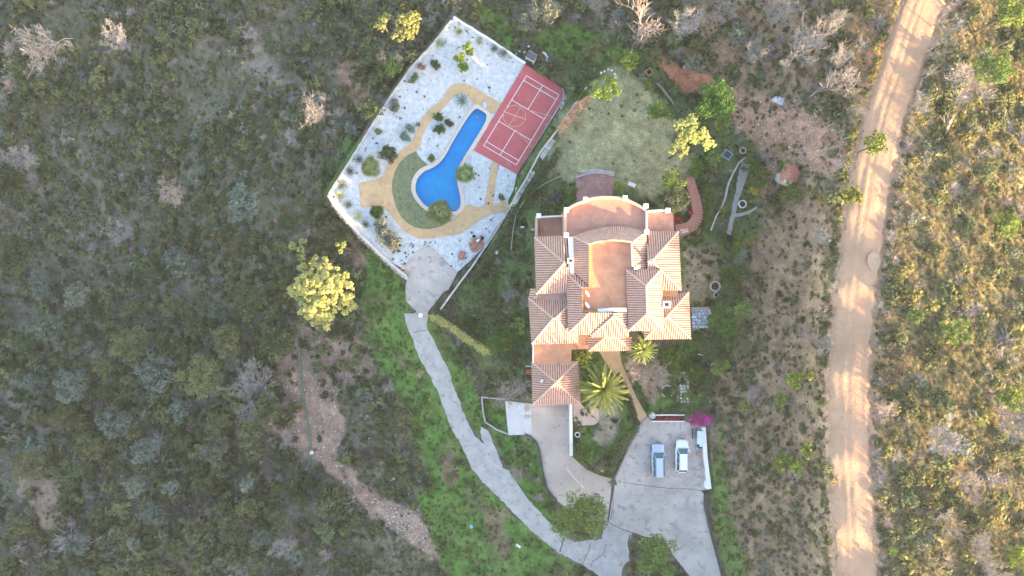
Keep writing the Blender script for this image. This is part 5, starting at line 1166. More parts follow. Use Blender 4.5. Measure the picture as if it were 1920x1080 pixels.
def fan_mesh(n, l, seed, m):
    """fan palm: round pleated blades on stalks"""
    r = random.Random(seed); V_ = []; F_ = []
    for i in range(n):
        a = i * 2.39996; t_ = i / n; el = 1.1 * (1 - t_) + .1; c = Vector((math.cos(a) * math.cos(el), math.sin(a) * math.cos(el), math.sin(el))) * l * (.12 + .50 * t_ ** .7) * r.uniform(.8, 1.15) + Vector((0, 0, .25)); d = Vector((math.cos(a), math.sin(a), -.15 + .5 * (1 - t_))).normalized(); s = d.cross(Vector((0, 0, 1))).normalized()
        b0 = len(V_); V_ += [Vector((0, 0, .1)), Vector((.03, .03, .1)), c]; F_.append((b0, b0 + 1, b0 + 2))
        k_ = 13
        for j in range(k_):
            th = -1.9 + 3.8 * j / (k_ - 1); q = d * math.cos(th) + s * math.sin(th); L_ = l * .5 * r.uniform(.85, 1.1); wv = q.cross(Vector((0, 0, 1))).normalized() * .035; b0 = len(V_)
            V_ += [c - wv * .4, c + wv * .4, c + q * L_ * .6 + wv, c + q * L_ + Vector((0, 0, -.12)), c + q * L_ * .6 - wv]; F_.append((b0, b0 + 1, b0 + 2, b0 + 3, b0 + 4))
    me = bpy.data.meshes.new('fan_leaves'); me.from_pydata([tuple(v) for v in V_], [], F_); me.update(); me.materials.append(m); return me
RM = {}
def plant(px, py, rpx, kind, label, cat, name, group=None, z=None, trunk=0, seed=1):
    zz = gz1(px, py) if z is None else z; zz0 = zz
    k_ = (H - zz) / FPX; R = rpx * k_
    key = (kind, seed)
    if key not in RM:
        RM[key] = {'yucca': lambda: rosette_mesh(60, 1.0, .045, .5, seed, m=LM['yucca']), 'agave': lambda: rosette_mesh(26, 1.0, .11, .25, seed, m=LM['agave'], seg=3), 'spike': lambda: rosette_mesh(80, 1.0, .03, .7, seed, m=LM['grey']),
                   'palm': lambda: frond_mesh(52, 1.0, seed, LM['palm'], leaflet=.22, w=.014), 'date': lambda: frond_mesh(62, 1.0, seed, leafmat('date_frond', (.27, .30, .085)), leaflet=.13, rise=1.2, nl=26, w=.011, droop=1.0), 'fan': lambda: fan_mesh(24, 1.0, seed, LM['palm']), 'fang': lambda: fan_mesh(20, 1.0, seed, LM['green'])}[kind]()
    w = W(px, py, zz + trunk); e = empty(name, (w[0], w[1], zz0 - .05), label, cat, group)
    o = bpy.data.objects.new({'date': 'fronds', 'palm': 'fronds', 'fan': 'fan_leaves', 'fang': 'fan_leaves'}.get(kind, 'leaves'), RM[key]); C.objects.link(o); o.parent = e; o.location = (0, 0, trunk); s = R / (.92 if kind != 'date' else .85); o.scale = (s, s, s); o.rotation_euler = (0, 0, random.uniform(0, 6.28))
    mb = MB(); mb.tube([(0, 0, 0), (0, 0, max(.12, trunk + .15))], [.16 if trunk > .5 else .07] * 2, 8); q = mb.build('trunk' if trunk > .5 else 'stem', bark); q.parent = e
    return e
G = POOLZ
GP = 'spiky plants on the white gravel'
for a in [(860,60,10,'yucca','pale sunlit yucca nearest the top corner of the white gravel',1),(825,82,11,'yucca','pale sunlit yucca by the upper left wall of the gravel terrace',2),(899,79,9,'yucca','small sunlit yucca near the upper right wall of the gravel',3),
          (927,92,10,'spike','left one of a pair of spiky tufts beside the upper right gravel wall',4),(944,101,12,'spike','right one of a pair of spiky tufts beside the upper right gravel wall',5),
          (674,300,11,'spike','dark spiky tuft beside the left gravel wall, above and left of the fan palm',6),(657,322,11,'spike','spiky tuft on the gravel midway along the left wall',7),(642,347,12,'spike','spiky tuft beside the lowest stretch of the left gravel wall',8),
          (638,366,11,'yucca','greyish yucca in the left corner of the gravel terrace',9),(653,384,11,'spike','dry spiky tuft just inside the left corner',10),(672,406,12,'yucca','yucca beside the lower left gravel wall',11),(686,421,10,'spike','small spiky tuft between yucca and large grey bushes',12)]:
    plant(a[0], a[1], a[2], a[3], a[4], 'spiky plant', 'yucca' if a[3] == 'yucca' else 'spiky_tuft', GP, G, seed=a[5] % 3 + 1)
plant(867, 190, 16, 'agave', 'large blue-green agave clump inside the bend of the tan path', 'agave', 'agave', None, G)
plant(696, 314, 20, 'fan', 'broad fan palm on the gravel left of the tan path', 'palm', 'fan_palm', 'fan palms round the pool', G, .8)
plant(873, 327, 19, 'fan', 'fan palm leaning over the right edge of the pool', 'palm', 'fan_palm', 'fan palms round the pool', G, 1.2, 2)
plant(825, 398, 24, 'fan', 'largest fan palm, at the bottom edge of the pool over the steps', 'palm', 'fan_palm', 'fan palms round the pool', G, 1.4, 3)
plant(708, 398, 14, 'fang', 'small fan palm below the square end of the tan path', 'palm', 'fan_palm', 'fan palms round the pool', G, .5, 4)
plant(1130, 728, 43, 'date', 'large date palm with long arching fronds right of the garage', 'palm', 'date_palm', None, None, 3.6)
plant(1205, 655, 24, 'date', 'sunlit palm with pale fronds against the front of the villa', 'palm', 'date_palm', None, None, 3.4, 2)
plant(1334, 537, 9, 'spike', 'x', 'plant', 'x') if 0 else None
plant(1392, 474, 10, 'agave', 'blue-grey agave in the dark bank right of the villa', 'agave', 'agave', None, None, seed=2)
plant(1348, 422, 8, 'agave', 'small pale agave at the lower end of the winding stone edging', 'agave', 'agave', None, None, seed=3)
def bush(px, py, rpx, kind, label, seed, h=None, cat='bush', name='bush', z=None, size=.16, n=None, group=None, dens=None):
    R = rpx * .072; return tree(px, py, rpx, h if h is not None else R * .5, kind, label, name, cat, seed, n=n or int(6 + R * 5), size=size, trunk=False, base=z, group=group, dens=dens, ks=(.3, .5))
# gravel terrace shrubs
for i, a in enumerate([(876,86,10,'lime','bright sunlit bush in the top part of the gravel terrace, uppermost of three',1.6),(881,99,9,'lime','small sunlit bush just below the uppermost bright bush on the gravel',1.4),(861,109,11,'lime','dull green sunlit bush, middle of the three on the upper gravel',1.5),
    (869,128,11,'lime','lowest of the bright bushes on the upper gravel',1.0),(815,122,10,'dark','round dark green bush near the upper left gravel wall',None),(791,126,8,'pink','dry reddish bush beside the upper left gravel wall',None),
    (777,147,10,'olive','green bush close to the left wall below the dry reddish bush',None),(741,198,12,'grey','grey-green sprawling bush beside the left gravel wall',None),(820,221,10,'green','upper of two touching green bushes inside the path bend',None),(824,243,10,'green','lower of two touching green bushes inside the path bend',None),
    (843,231,9,'dark','compact dark green bush left of the narrow end of the pool',None),(769,240,11,'agave','bluish shrub left of the tan path, upper part of a pair',None),(760,257,11,'agave','bluish shrub left of the tan path, lower part of a pair',None),(709,247,7,'olive','small olive bush near the left gravel wall',None),
    (728,289,18,'dark','large dark round bush on the left edge of the tan path',1.2),(808,294,8,'green','small green bush between the pool and the crescent lawn',None),(717,424,17,'grey','uppermost of the three big grey-green bushes below the tan path',1.0),(725,441,17,'grey','middle one of the three big grey-green bushes below the tan path',1.1),(736,456,17,'grey','lowest of the three big grey-green bushes below the tan path',1.0),
    (941,372,6,'green','tiny green bush near the lower right path end',None),(783,234,5,'agave','tiny bluish bush touching the tan path',None),(675,243,4,'olive','tiny bush by the left wall',None)][:-1]):
    bush(a[0], a[1], a[2], a[3], a[4], 100 + i, h=a[5], z=G, size=.15, cat='shrub', name='shrub', dens=480)
# garden trees and bushes: px, py, radius px, kind, height, label
TR = [
 (612,548,70,'mimosa',7.5,'large sunlit yellow mimosa tree on the slope left of the apron',230),(560,467,22,'mimosa',6.0,'small half-lit tree at the upper left of the big mimosa',30),(641,463,14,'mimosa',6.8,'small sunlit tree top above the big mimosa',18),
 (766,50,33,'mimosa',6.5,'sunlit yellow tree left of the top gravel corner, right-hand crown',150),(719,45,22,'mimosa',6.2,'sunlit yellow tree left of the top gravel corner, left-hand crown',60),
 (1137,168,29,'lime',4.2,'round bright yellow-green tree at the upper edge of the lawn',None),(1345,182,46,'green',5.2,'large spreading green tree right of the upper lawn',None),
 (1288,242,32,'mimosa',7.0,'tall sunlit yellow tree at the right edge of the lawn, upper crown',140),(1275,280,26,'mimosa',6.0,'sunlit yellow tree at the right edge of the lawn, lower left crown',60),(1318,264,28,'mimosa',6.6,'sunlit yellow tree at the right edge of the lawn, right crown',80),
 (1236,208,26,'green',3.8,'rounded green tree on the right side of the lawn',None),(1216,160,13,'lime',1.6,'small sunlit bush at the top right of the lawn',None),(1181,114,22,'lime',2.6,'pale yellow-green bush above the lawn',None),
 (1085,967,58,'oak',4.6,'big spreading tree between the lane and the upper drive',None),(1228,1045,48,'oak',4.6,'big tree at the bottom between the two concrete drives',None),
 (1858,125,44,'pine',6.0,'bright green pine right of the dirt track, lower of three',None),(1885,28,40,'pine',6.5,'bright green pine in the upper right corner',None),(1918,62,30,'pine',6.0,'bright green pine cut off by the right edge near the top',None),
 (1645,272,28,'lime',4.0,'loose sunlit tree standing on the left edge of the dirt track',18),(1600,366,24,'lime',2.6,'bright yellow-green tree at the left edge of the dirt track',None),
 (1262,338,27,'lime',4.6,'green garden tree left of the red stairs, upper one',None),(1268,372,26,'olive',4.4,'half-dry garden tree left of the red stairs, lower one',None),
 (1355,603,34,'green',3.2,'large dark green tree below the flagstone terrace',None),(1330,655,20,'dark',2.0,'dark bush under the right wing corner',None),(1330,635,16,'dark',2.4,'very dark round tree against the lower right corner of the villa',None),
 (455,385,38,'hazy',6.0,'broad grey-green tree crown on the dark left hillside',None),(340,490,34,'hazy',5.5,'pale rounded tree crown in the middle of the left hillside',None),
 (95,610,34,'hazy',6.5,'pale green tree on the far left slope, upper of two',None),(140,720,36,'hazy',6.5,'pale green tree on the far left slope, lower of two',None),(380,705,44,'olive',5.5,'wide olive tree crown left of the bare grey tree',None),(300,700,36,'hazy',5.5,'grey-green tree crown left of the wide olive tree',None),
 (25,340,40,'dark',7.0,'dark tree crown at the far left edge, upper one',None),(30,480,46,'dark',7.0,'dark tree crown at the far left edge, middle one',None),(220,790,34,'hazy',5.0,'greenish tree crown on the lower left slope',None),(250,640,38,'olive',5.0,'dull olive tree crown on the lower part of the left hillside',None),
 (470,560,34,'dark',4.5,'dark tree left of the big mimosa',None),(520,640,34,'dark',4.5,'dark tree below and left of the big mimosa',None),(430,640,34,'olive',4.5,'olive tree between the dark trees on the left slope',None),(545,420,26,'dark',4.0,'dark tree above the big mimosa',None),
 (60,870,36,'olive',5.5,'olive tree near the lower left corner',None),(700,210,26,'dark',3.0,'dark tree outside the left gravel wall',None),(735,100,30,'grey',3.4,'grey-green tree below the sunlit yellow trees',None),(690,95,24,'dark',3.2,'dark tree below left of the sunlit yellow trees',None),
 (1470,868,22,'lime',3.4,'sunlit green tree on the slope above the lower parking wall',None),(1500,880,22,'green',3.4,'green tree near the left edge of the lower track',None),(1530,850,18,'lime',2.6,'bright tree beside the track fence, lower part',None),
 (1500,715,22,'lime',2.6,'sunlit yellow-green tree on the slope left of the track',None),(1470,750,18,'lime',2.2,'small sunlit tree left of the slope fence',None),(1530,705,16,'lime',2.2,'small bright tree touching the left verge of the track',None),
 (1890,745,30,'lime',4.2,'bright yellow-green tree near the right edge',None),(1795,620,30,'pine',3.6,'dark green pine in the dry grass right of the track',None),(1905,1045,30,'lime',3.0,'yellow-green tree in the lower right corner',None),(1900,500,26,'olive',3.0,'olive tree at the right edge, middle',None),
 (1720,590,20,'pine',2.6,'small green pine whose shadow falls on the track',None),(1850,320,30,'olive',2.4,'wide olive bush in the dry grass at right',None),(1890,420,30,'lime',2.2,'wide yellow-green bush at the right edge',None),
 (1436,330,22,'green',2.2,'green bush on the left side of the red roofed hut',None),(1415,318,16,'green',2.0,'small green bush above left of the hut',None),(1492,358,24,'green',2.4,'dense green tree at the lower right of the hut',None),(1478,312,18,'green',2.4,'green tree behind the hut roof',None),(1455,372,20,'dark',2.0,'dark tree below the red roofed hut',None),(1405,300,14,'green',1.6,'leafy bush at the top end of the garden walk',None),
 (958,575,20,'olive',2.6,'thin tree left of the villa',8),(940,640,34,'green',2.2,'low spreading tree left of the flat orange roof',None),(905,560,24,'dark',2.0,'dark tree on the bank right of the apron',None),
 (1095,846,20,'green',1.5,'round green bush at the foot of the drive wall',None),(1122,872,20,'grey',1.4,'grey-green bush at the lower corner of the front garden',None),(1255,672,26,'green',1.9,'leafy bush under the front of the right wing',None),(1285,650,18,'green',1.6,'small bush under the lower right roof',None),
 (1092,668,20,'lime',1.7,'bright bush between the porch and the garage',None),(1110,680,15,'green',1.5,'green bush beside the start of the garden path',None),(1300,700,22,'green',2.0,'bush above the stepping stones',None),(1330,720,26,'dark',2.0,'dark tree above the magenta bougainvillea',None),
 (1385,650,24,'olive',2.0,'olive bush on the bank right of the dark green tree',None),(1370,520,22,'green',1.8,'green bush on the bank beside the red flower ring',None),(1365,555,20,'dark',1.8,'dark bush between the red flower ring and the big tree',None),
 (985,30,30,'grey',2.6,'grey bush above the cabinet',None),(1020,20,34,'grey',2.8,'wide grey-green bush at the top, right of the green patch',None),(935,12,22,'dark',2.6,'dark tree at the top edge above the gravel corner',None),(1095,130,20,'dark',1.8,'dark bush between court and lawn tree',None),(1110,95,18,'olive',1.6,'olive bush above the boulders',None),
 (1060,105,16,'green',1.4,'green bush beside the curved row of white stones',None),(1010,105,12,'dark',1.2,'round dark bush inside the curved row of white stones',None),(1390,60,30,'grey',2.4,'grey bush on the bare upper slope',None),(1300,120,24,'grey',2.0,'grey bush beside the red earth bank',None),
 (1322,212,26,'green',2.4,'dark leafy bush below the large spreading tree, left side',None),(1360,228,26,'oak',2.4,'leafy bush below the large spreading tree, right side',None),(1305,318,20,'green',1.8,'leafy bush above the red stairs',None),(1338,300,18,'oak',1.6,'green bush just left of the blue-grey basin',None),
 (1385,455,20,'green',1.9,'green bush at the top of the bank right of the villa',None),(1398,510,22,'dark',2.2,'dark bush on the bank, second below the garden walk',None),(1395,580,22,'oak',2.2,'green bush right of the large tree by the flagstones',None),(1350,690,22,'oak',2.2,'green bush between stepping stones and the bank',None),
 (1238,395,14,'oak',1.4,'green bush in the corner between terrace and stairs',None),(1042,372,14,'purple',1.0,'purplish low bush left of the curved terrace',None),(1022,392,14,'dark',1.1,'dark bush above the left balcony',None),(980,480,18,'dark',1.6,'dark bush beside the left villa wall, upper',None),
 (972,612,20,'oak',1.8,'green bush beside the left villa wall, lower',None),(930,588,22,'dark',2.0,'dark bush halfway between villa and lane top',None),(895,615,16,'green',1.4,'green bush just above the pale hedge',None),(962,668,16,'dark',1.5,'dark bush left of the garage, above the bare fruit tree',None),
 (1150,100,16,'oak',1.4,'green bush on the green slope above the lawn, left',None),(1205,98,16,'green',1.5,'green bush above the small wooden box',None),(1075,150,12,'dark',1.2,'small dark bush at the red patch beside the court',None),(1268,700,16,'oak',1.4,'green bush in the front garden left of the stepping stones',None),
 (1060,862,14,'oak',1.2,'bush at the lower end of the long white drive wall',None) if 0 else (1108,862,16,'oak',1.3,'green bush in the lower point of the front garden',None),(1150,905,10,'grey',1.0,'small grey bush at the head of the iron drain',None),(735,125,24,'oak',3.0,'green tree between the sunlit trees and the gravel wall',None),(770,110,18,'dark',2.4,'dark bush hard against the upper gravel wall',None)]
LM['lime'] = leafmat('leaf_lime2', (.20, .25, .045))
for i, (x, y, rp_, kd, h, lb, n) in enumerate(TR):
    big = rp_ * .072 > 1.6
    tree(x, y, rp_, h, kd, lb, 'tree' if h > 2.2 else 'bush', 'tree' if h > 2.2 else 'bush', 300 + i, n=n, size=.17 if kd == 'mimosa' else .26 if kd == 'hazy' else .2, spread=1.15 if kd == 'mimosa' else 1, core=kd != 'mimosa', dens=400 if kd == 'mimosa' else 125, ks=(.09, .17) if kd == 'mimosa' else (.18, .33))
for i, a in enumerate([(1163,348,16,'lime','round clipped yellow-green topiary ball above the curved terrace',2.2),(1070,358,12,'lime','upper part of the clipped bright shrub left of the curved patio',1.1),(1071,372,11,'green','lower part of the clipped bright shrub left of the curved patio',.8),
    (1418,358,11,'yellow','bush covered in orange-yellow flowers beside the garden walk',.8),(1357,392,8,'lime','small yellow bush inside the winding stone edging',.5),(1467,274,8,'lime','tiny bright bush on the bare reddish slope',.6),(1541,370,8,'yellow','tiny yellow bush alone on the shaded slope left of the track',.6),
    (1410,450,12,'lime','narrow bright bush on the bank right of the garden',.7),(1124,880,9,'yellow','bush with yellow flowers at the lower corner of the front garden',1.6),(789,700,9,'dry','round straw-coloured bush on the grass left of the lane',.5),
    (1306,784,17,'magenta','magenta bougainvillea spilling over the top of the parking wall, left part',1.5),(1325,789,13,'magenta','magenta bougainvillea spilling over the top of the parking wall, right part',1.4),(1267,409,10,'red','bright red bougainvillea at the balcony beside the red stairs',3.4),(1297,397,6,'red','few red blossoms hanging on the red stairs',1.0),
    (1338,538,6,'red','x',.35),(1251,734,9,'dark','dark plant filling the upper stone ring',.3),(1264,747,7,'dark','dark plant filling the lower stone ring',.3),(1676,1034,10,'lime','small bright bush alone at the lower right of the track',.7),
    (1020,170,0,'x','x',0)][:-1]):
    if a[4] == 'x':
        o = link('flowers', lobes_mesh([(0, 0, .3, .5)], 120, .12, 5, 'flowers', LM['red'])); o.parent = pl1; continue
    bush(a[0], a[1], a[2], a[3], a[4], 500 + i, h=a[5], size=.13, dens=190, cat='shrub' if a[3] not in ('magenta', 'red') else 'bougainvillea', name='shrub' if a[3] not in ('magenta', 'red') else 'bougainvillea')
RT = random.Random(91); done = []
for i in range(900):
    x = RT.uniform(-20, 640); y = RT.uniform(430, 1100)
    if len(done) >= 46: break
    if y < 560 and x > 180: continue
    if any(math.hypot(x - a, y - b) < 46 for a, b in done) or any(math.hypot(x - q[0], y - q[1]) < q[2] + 24 for q in TR) or float(zone_eval(np.array([x]), np.array([y]), 's')[0]) < .6: continue
    done.append((x, y)); kd = RT.choice(['hazy', 'olive', 'grey', 'dark', 'hazy', 'olive']); rp_ = RT.uniform(16, 34)
    lb = {'hazy': 'rounded blue-green tree crown in the wood on the lower left slope', 'olive': 'rounded olive tree crown in the wood on the lower left slope', 'grey': 'pale grey-green tree crown in the wood on the lower left slope', 'dark': 'rounded dark green tree crown in the wood on the lower left slope'}[kd]
    lb = (lb if 22 < rp_ < 28 else lb.replace('rounded', 'small').replace('pale grey', 'small pale grey') if rp_ <= 22 else lb.replace('rounded', 'large').replace('pale grey', 'large pale grey')).replace(' in the wood on the lower left slope', ' ' + ('near the bottom edge' if y > 960 else 'low on the slope' if y > 790 else 'halfway down the slope' if y > 610 else 'higher on the slope') + ', ' + ('at the far left' if x < 120 else 'left part of the wood' if x < 270 else 'middle of the wood' if x < 430 else 'right part of the wood'))
    seen_ = globals().setdefault('SEEN', {}); seen_.setdefault(lb, []).append((x, y)); k0 = len(seen_[lb]); lb = lb if k0 == 1 else lb + (', the lower one' if y > seen_[lb][0][1] else ', the upper one') if k0 == 2 else lb + ', third of its kind'
    tree(x, y, rp_, RT.uniform(2.5, 4.5), kd, lb, 'tree', 'tree', 700 + i, size=.24, dens=95, group={'hazy': 'blue-green', 'olive': 'olive', 'grey': 'pale grey', 'dark': 'dark green'}[kd] + ' trees of the lower left wood', ks=(.16, .3))
# hedges
def hedge(line, wpx, h, kind, label, seed, name='hedge', kinds=None):
    e = empty(name, W(line[0][0], line[0][1], gz1(*line[0])), label, 'hedge'); r = random.Random(seed); L_ = []; l = [0]
    for a, b in zip(line, line[1:]): l.append(l[-1] + math.hypot(b[0] - a[0], b[1] - a[1]))
    n = int(l[-1] / (wpx * .45)) + 1; Rr = wpx * .072 * .55
    for i in range(n):
        s = (i + .5) / n * l[-1]; x = np.interp(s, l, [p[0] for p in line]) + r.uniform(-1, 1) * wpx * .12; y = np.interp(s, l, [p[1] for p in line]) + r.uniform(-1, 1) * wpx * .12; z = gz1(x, y); w = W(x, y, z + h)
        L_.append((w[0] - e.location[0], w[1] - e.location[1], w[2] - e.location[2], Rr * r.uniform(.8, 1.2)))
        L_.append((w[0] - e.location[0], w[1] - e.location[1], w[2] - e.location[2] - h * .5, Rr * r.uniform(.9, 1.1)))
    o = link('foliage', lobes_mesh(L_, 150, .15, seed, 'foliage', LM[kind], .9)); o.parent = e; return e
hedge([(806,593),(830,606),(855,622),(880,640),(912,661)], 12, 4.8, 'mimosa', 'narrow pale hedge with sunlight put into its leaf colour, running down and right from the apron', 1)  # sunlit look comes from pale leaf colour; hedge made tall to catch sun
hedge([(815,588),(840,598),(870,618),(905,640)], 11, 1.0, 'dark', 'dark shaded hedge behind the pale hedge', 2)
hedge([(1196,802),(1180,822),(1166,842),(1152,866),(1143,880)], 14, .9, 'olive', 'dark clipped hedge along the left kerb of the parking area', 3)
hedge([(1158,700),(1172,730),(1186,762),(1195,795)], 9, .6, 'dark', 'low dark hedge on the left side of the sandy garden path', 4)
hedge([(1180,690),(1196,722),(1210,752),(1218,774)], 9, .6, 'green', 'low hedge on the right side of the sandy garden path', 5)
hedge([(1106,182),(1085,198),(1066,222),(1050,245)], 13, 1.9, 'pink', 'hedge of dry pinkish leaves along the upper left edge of the lawn', 6)
hedge([(1050,280),(1035,305),(1020,325),(1000,350),(985,372)], 15, .9, 'dark', 'dark green hedge along the wall between pool steps and lawn', 7)
hedge([(970,385),(955,410),(942,440),(925,470),(905,500),(880,530)], 13, .8, 'dark', 'dark hedge on the bank right of the lower garden wall', 8)
hedge([(1322,345),(1330,370),(1332,400),(1326,425)], 11, .7, 'green', 'green hedge on the right of the red stairs', 9)
hedge([(1080,188),(1100,172)], 12, .6, 'green', 'short green hedge at the upper end of the lawn wall', 10)
hedge([(1232,786),(1252,785),(1274,785)], 7, .45, 'red', 'row of dark red plants growing in the long white-edged trough', 11)
hedge([(1290,425),(1312,432)], 9, .4, 'lime', 'sunlit low hedge below the red stairs', 12)
# bare and dead trees
for i, a in enumerate([
 (1194,69,8,0,deadp,'tall pale dead tree above the lawn with a broken stump foot',(.02,-.02),1),(1503,194,8,5,deadw,'large leafless tree with a straight pale trunk on the upper right slope',(-.55,.55),1),(1470,120,6,1,deadw,'bare many-branched tree near the top right slope',(0,0),1),
 (140,72,8,1,deadp,'sunlit bare tree in the upper left corner',(.35,-.4),1),(346,372,5,4,deadp,'small pinkish dead tree on the left hillside',(0,0),1),(620,218,5,1,deadw,'large grey twiggy tree outside the left gravel wall',(0,0),1.2),(592,242,4,3,deadp,'fallen white trunk beside the grey twiggy tree',(.2,-1.1),1),
 (505,715,5.5,1,deadw,'big pale grey leafless tree right of the olive crown',(0,0),1.35),(480,770,4,4,deadw,'pale grey leafless branches below the big leafless tree',(0,0),1.2),(690,850,5,1,charred,'dark burnt tree beside the stony clearing',(0,0),1.0),(595,905,4,1,charred,'dark burnt tree at the foot of the green channel',(0,0),1.0),
 (660,930,6,3,deadp,'thin white split trunk standing in the stony clearing',(.3,.1),1),(540,1010,4,4,deadw,'grey twiggy bush low on the left slope',(0,0),1),(250,440,4.5,4,deadw,'bluish grey bare tree on the left hillside',(0,0),1.2),(80,310,6,4,deadw,'grey bare tree near the far left edge',(0,0),1),
 (240,80,4,4,deadw,'grey bare tree in the upper left scrub',(0,0),1.3),(480,75,3,4,deadw,'grey bare shrub above the pale clearing at upper left',(0,0),1),(350,930,5,1,charred,'dark bare tree at the lower left',(0,0),1),(400,925,5,4,charred,'second dark bare tree at the lower left, right of the first',(0,0),1),
 (205,1000,4,3,deadw,'leaning bare trunk near the bottom left',(.3,.2),1),(75,1020,4,1,charred,'dark bare tree in the bottom left corner',(0,0),1),(280,880,4,3,deadp,'thin pale trunk in the lower left scrub',(.2,-.3),1),
 (962,735,3.4,5,deadp,'sunlit bare fruit tree left of the garage',(0,0),1.5),(1190,690,3.2,1,deadp,'bare twiggy tree right of the garden path, left of two',(0,0),1.1),(1222,700,3.4,1,deadp,'bare twiggy tree right of the garden path, right of two',(0,0),1.1),
 (955,545,3,1,deadw,'bare tree left of the villa wall',(0,0),1),(985,565,2.5,4,deadw,'small bare shrub against the left villa wall',(0,0),1),(968,885,2.4,4,deadp,'small bare tree on the green bank between lane and drive, lower one',(0,0),1),(965,840,2.4,3,deadp,'small bare tree on the green bank between lane and drive, upper one',(0,0),1),
 (1520,640,3.5,1,deadw,'bare grey tree on the slope left of the track, upper',(0,0),1),(1500,620,2.6,4,deadp,'pale bare shrub on the slope left of the track',(0,0),1),(1525,575,2.6,4,deadp,'pale bare shrub above the grey tree by the track',(0,0),1),(1530,440,3,1,deadw,'bare grey tree under the track verge',(0,0),1),(1400,735,2.2,4,deadw,'small bare bush above the magenta bougainvillea slope',(0,0),1),
 (1450,850,2.4,4,deadp,'pinkish bare bush on the lower slope, left of two',(0,0),1.1),(1475,880,2.4,4,deadp,'pinkish bare bush on the lower slope, right of two',(0,0),1.1),(1455,780,2.6,3,deadp,'thin bare tree on the slope below the fence',(0,0),1),
 (1640,770,3.2,1,deadp,'bare tree on the right verge of the track',(0,0),1),(1755,955,5,0,deadp,'tall pale dead tree in the lower right',(.1,.2),1),(1815,1010,4.5,5,deadw,'spreading bare tree near the lower right corner',(0,0),1),(1860,770,4.5,1,deadw,'wide grey bare tree at the right',(0,0),1.3),(1745,800,4.5,1,deadw,'wide grey bare tree right of the track',(0,0),1.3),
 (1780,890,3.5,1,deadp,'small bare tree between the wide grey one and the tall pale one',(0,0),1),(1840,1060,4,1,deadw,'bare tree at the bottom right edge',(0,0),1.2),(1765,265,5,3,deadp,'leaning dead trunk in the dry grass right of the track',(.7,.5),1),(1800,130,6,5,deadw,'bare tree left of the bright pine',(.3,.5),1),(1745,50,6,3,deadw,'bare trunk casting its shadow over the top of the track',(.1,.2),1),
 (1730,100,6,0,deadw,'thin bare tree at the right edge of the track near the top',(0,0),.8),(1722,150,5,3,deadw,'short bare trunk at the right edge of the track below the thin tree',(0,0),.8),(1705,200,3,4,deadw,'bare shrub on the right verge of the track',(0,0),1),(1660,660,3,4,charred,'dark bare shrub on the right verge of the track, upper',(0,0),1.2),(1660,700,3,4,charred,'dark bare shrub on the right verge of the track, lower',(0,0),1.2),
 (1860,500,3.5,3,deadp,'bare trunk with short side branches in the dry scrub at right',(.2,.1),1),(1805,440,3,3,deadp,'fallen pale trunk in the scrub right of the track',(1.2,.6),1),(1120,30,3.5,1,deadw,'grey bare tree at the top, left of the tall dead tree',(0,0),1.1),(1280,60,4,4,deadw,'grey bare tree right of the tall dead tree',(0,0),1.2),(1330,40,4.5,1,deadw,'grey bare tree on the upper slope',(0,0),1),
 (1400,110,4,4,deadw,'grey bare tree beside the red earth bank',(0,0),1.1),(1440,30,5,1,deadw,'bare tree near the top edge left of the track',(0,0),1),(1530,80,5,5,deadw,'bare tree near the top, on the left verge slope',(0,0),1),(1560,130,4,1,deadw,'bare tree on the sunlit red verge',(0,0),1),(1000,60,3,1,deadw,'bare grey bush above the green strip',(0,0),1)]):
    dead(a[0], a[1], a[2], a[5], a[3], a[4], a[7], a[6])
# --- scrub, grass, stones: uncountable cover
def instancer(name, protos, P, sc, rot, idx, label, cat, tilt=None):
    me = bpy.data.meshes.new(name); me.vertices.add(len(P)); me.vertices.foreach_set('co', np.asarray(P, np.float32).ravel()); 
    a = me.attributes.new('sc', 'FLOAT', 'POINT'); a.data.foreach_set('value', np.asarray(sc, np.float32)); a = me.attributes.new('rot', 'FLOAT_VECTOR', 'POINT')
    rv_ = np.zeros((len(P), 3), np.float32); rv_[:, 2] = rot
    if tilt is not None: rv_[:, :2] = tilt
    a.data.foreach_set('vector', rv_.ravel()); a = me.attributes.new('idx', 'INT', 'POINT'); a.data.foreach_set('value', np.asarray(idx, np.int32)); me.update()
    o = bpy.data.objects.new(name, me); C.objects.link(o); tag(o, label, cat, None, 'stuff')
    ng = bpy.data.node_groups.new(name, 'GeometryNodeTree'); ng.interface.new_socket('Geometry', in_out='INPUT', socket_type='NodeSocketGeometry'); ng.interface.new_socket('Geometry', in_out='OUTPUT', socket_type='NodeSocketGeometry')
    n = ng.nodes; l = ng.links.new; gi = n.new('NodeGroupInput'); go = n.new('NodeGroupOutput'); jn = n.new('GeometryNodeJoinGeometry')
    for p in protos[::-1]:
        oi = n.new('GeometryNodeObjectInfo'); oi.inputs['Object'].default_value = p; oi.inputs['As Instance'].default_value = True; l(oi.outputs['Geometry'], jn.inputs[0])
    ip = n.new('GeometryNodeInstanceOnPoints'); l(gi.outputs[0], ip.inputs['Points']); l(jn.outputs[0], ip.inputs['Instance']); ip.inputs['Pick Instance'].default_value = True
    def na(nm, ty):
        q = n.new('GeometryNodeInputNamedAttribute'); q.data_type = ty; q.inputs['Name'].default_value = nm; return q.outputs['Attribute']
    l(na('idx', 'INT'), ip.inputs['Instance Index']); l(na('sc', 'FLOAT'), ip.inputs['Scale']); er = n.new('FunctionNodeEulerToRotation'); l(na('rot', 'FLOAT_VECTOR'), er.inputs[0]); l(er.outputs[0], ip.inputs['Rotation']); l(ip.outputs[0], go.inputs[0])
    m = o.modifiers.new('scatter', 'NODES'); m.node_group = ng; return o
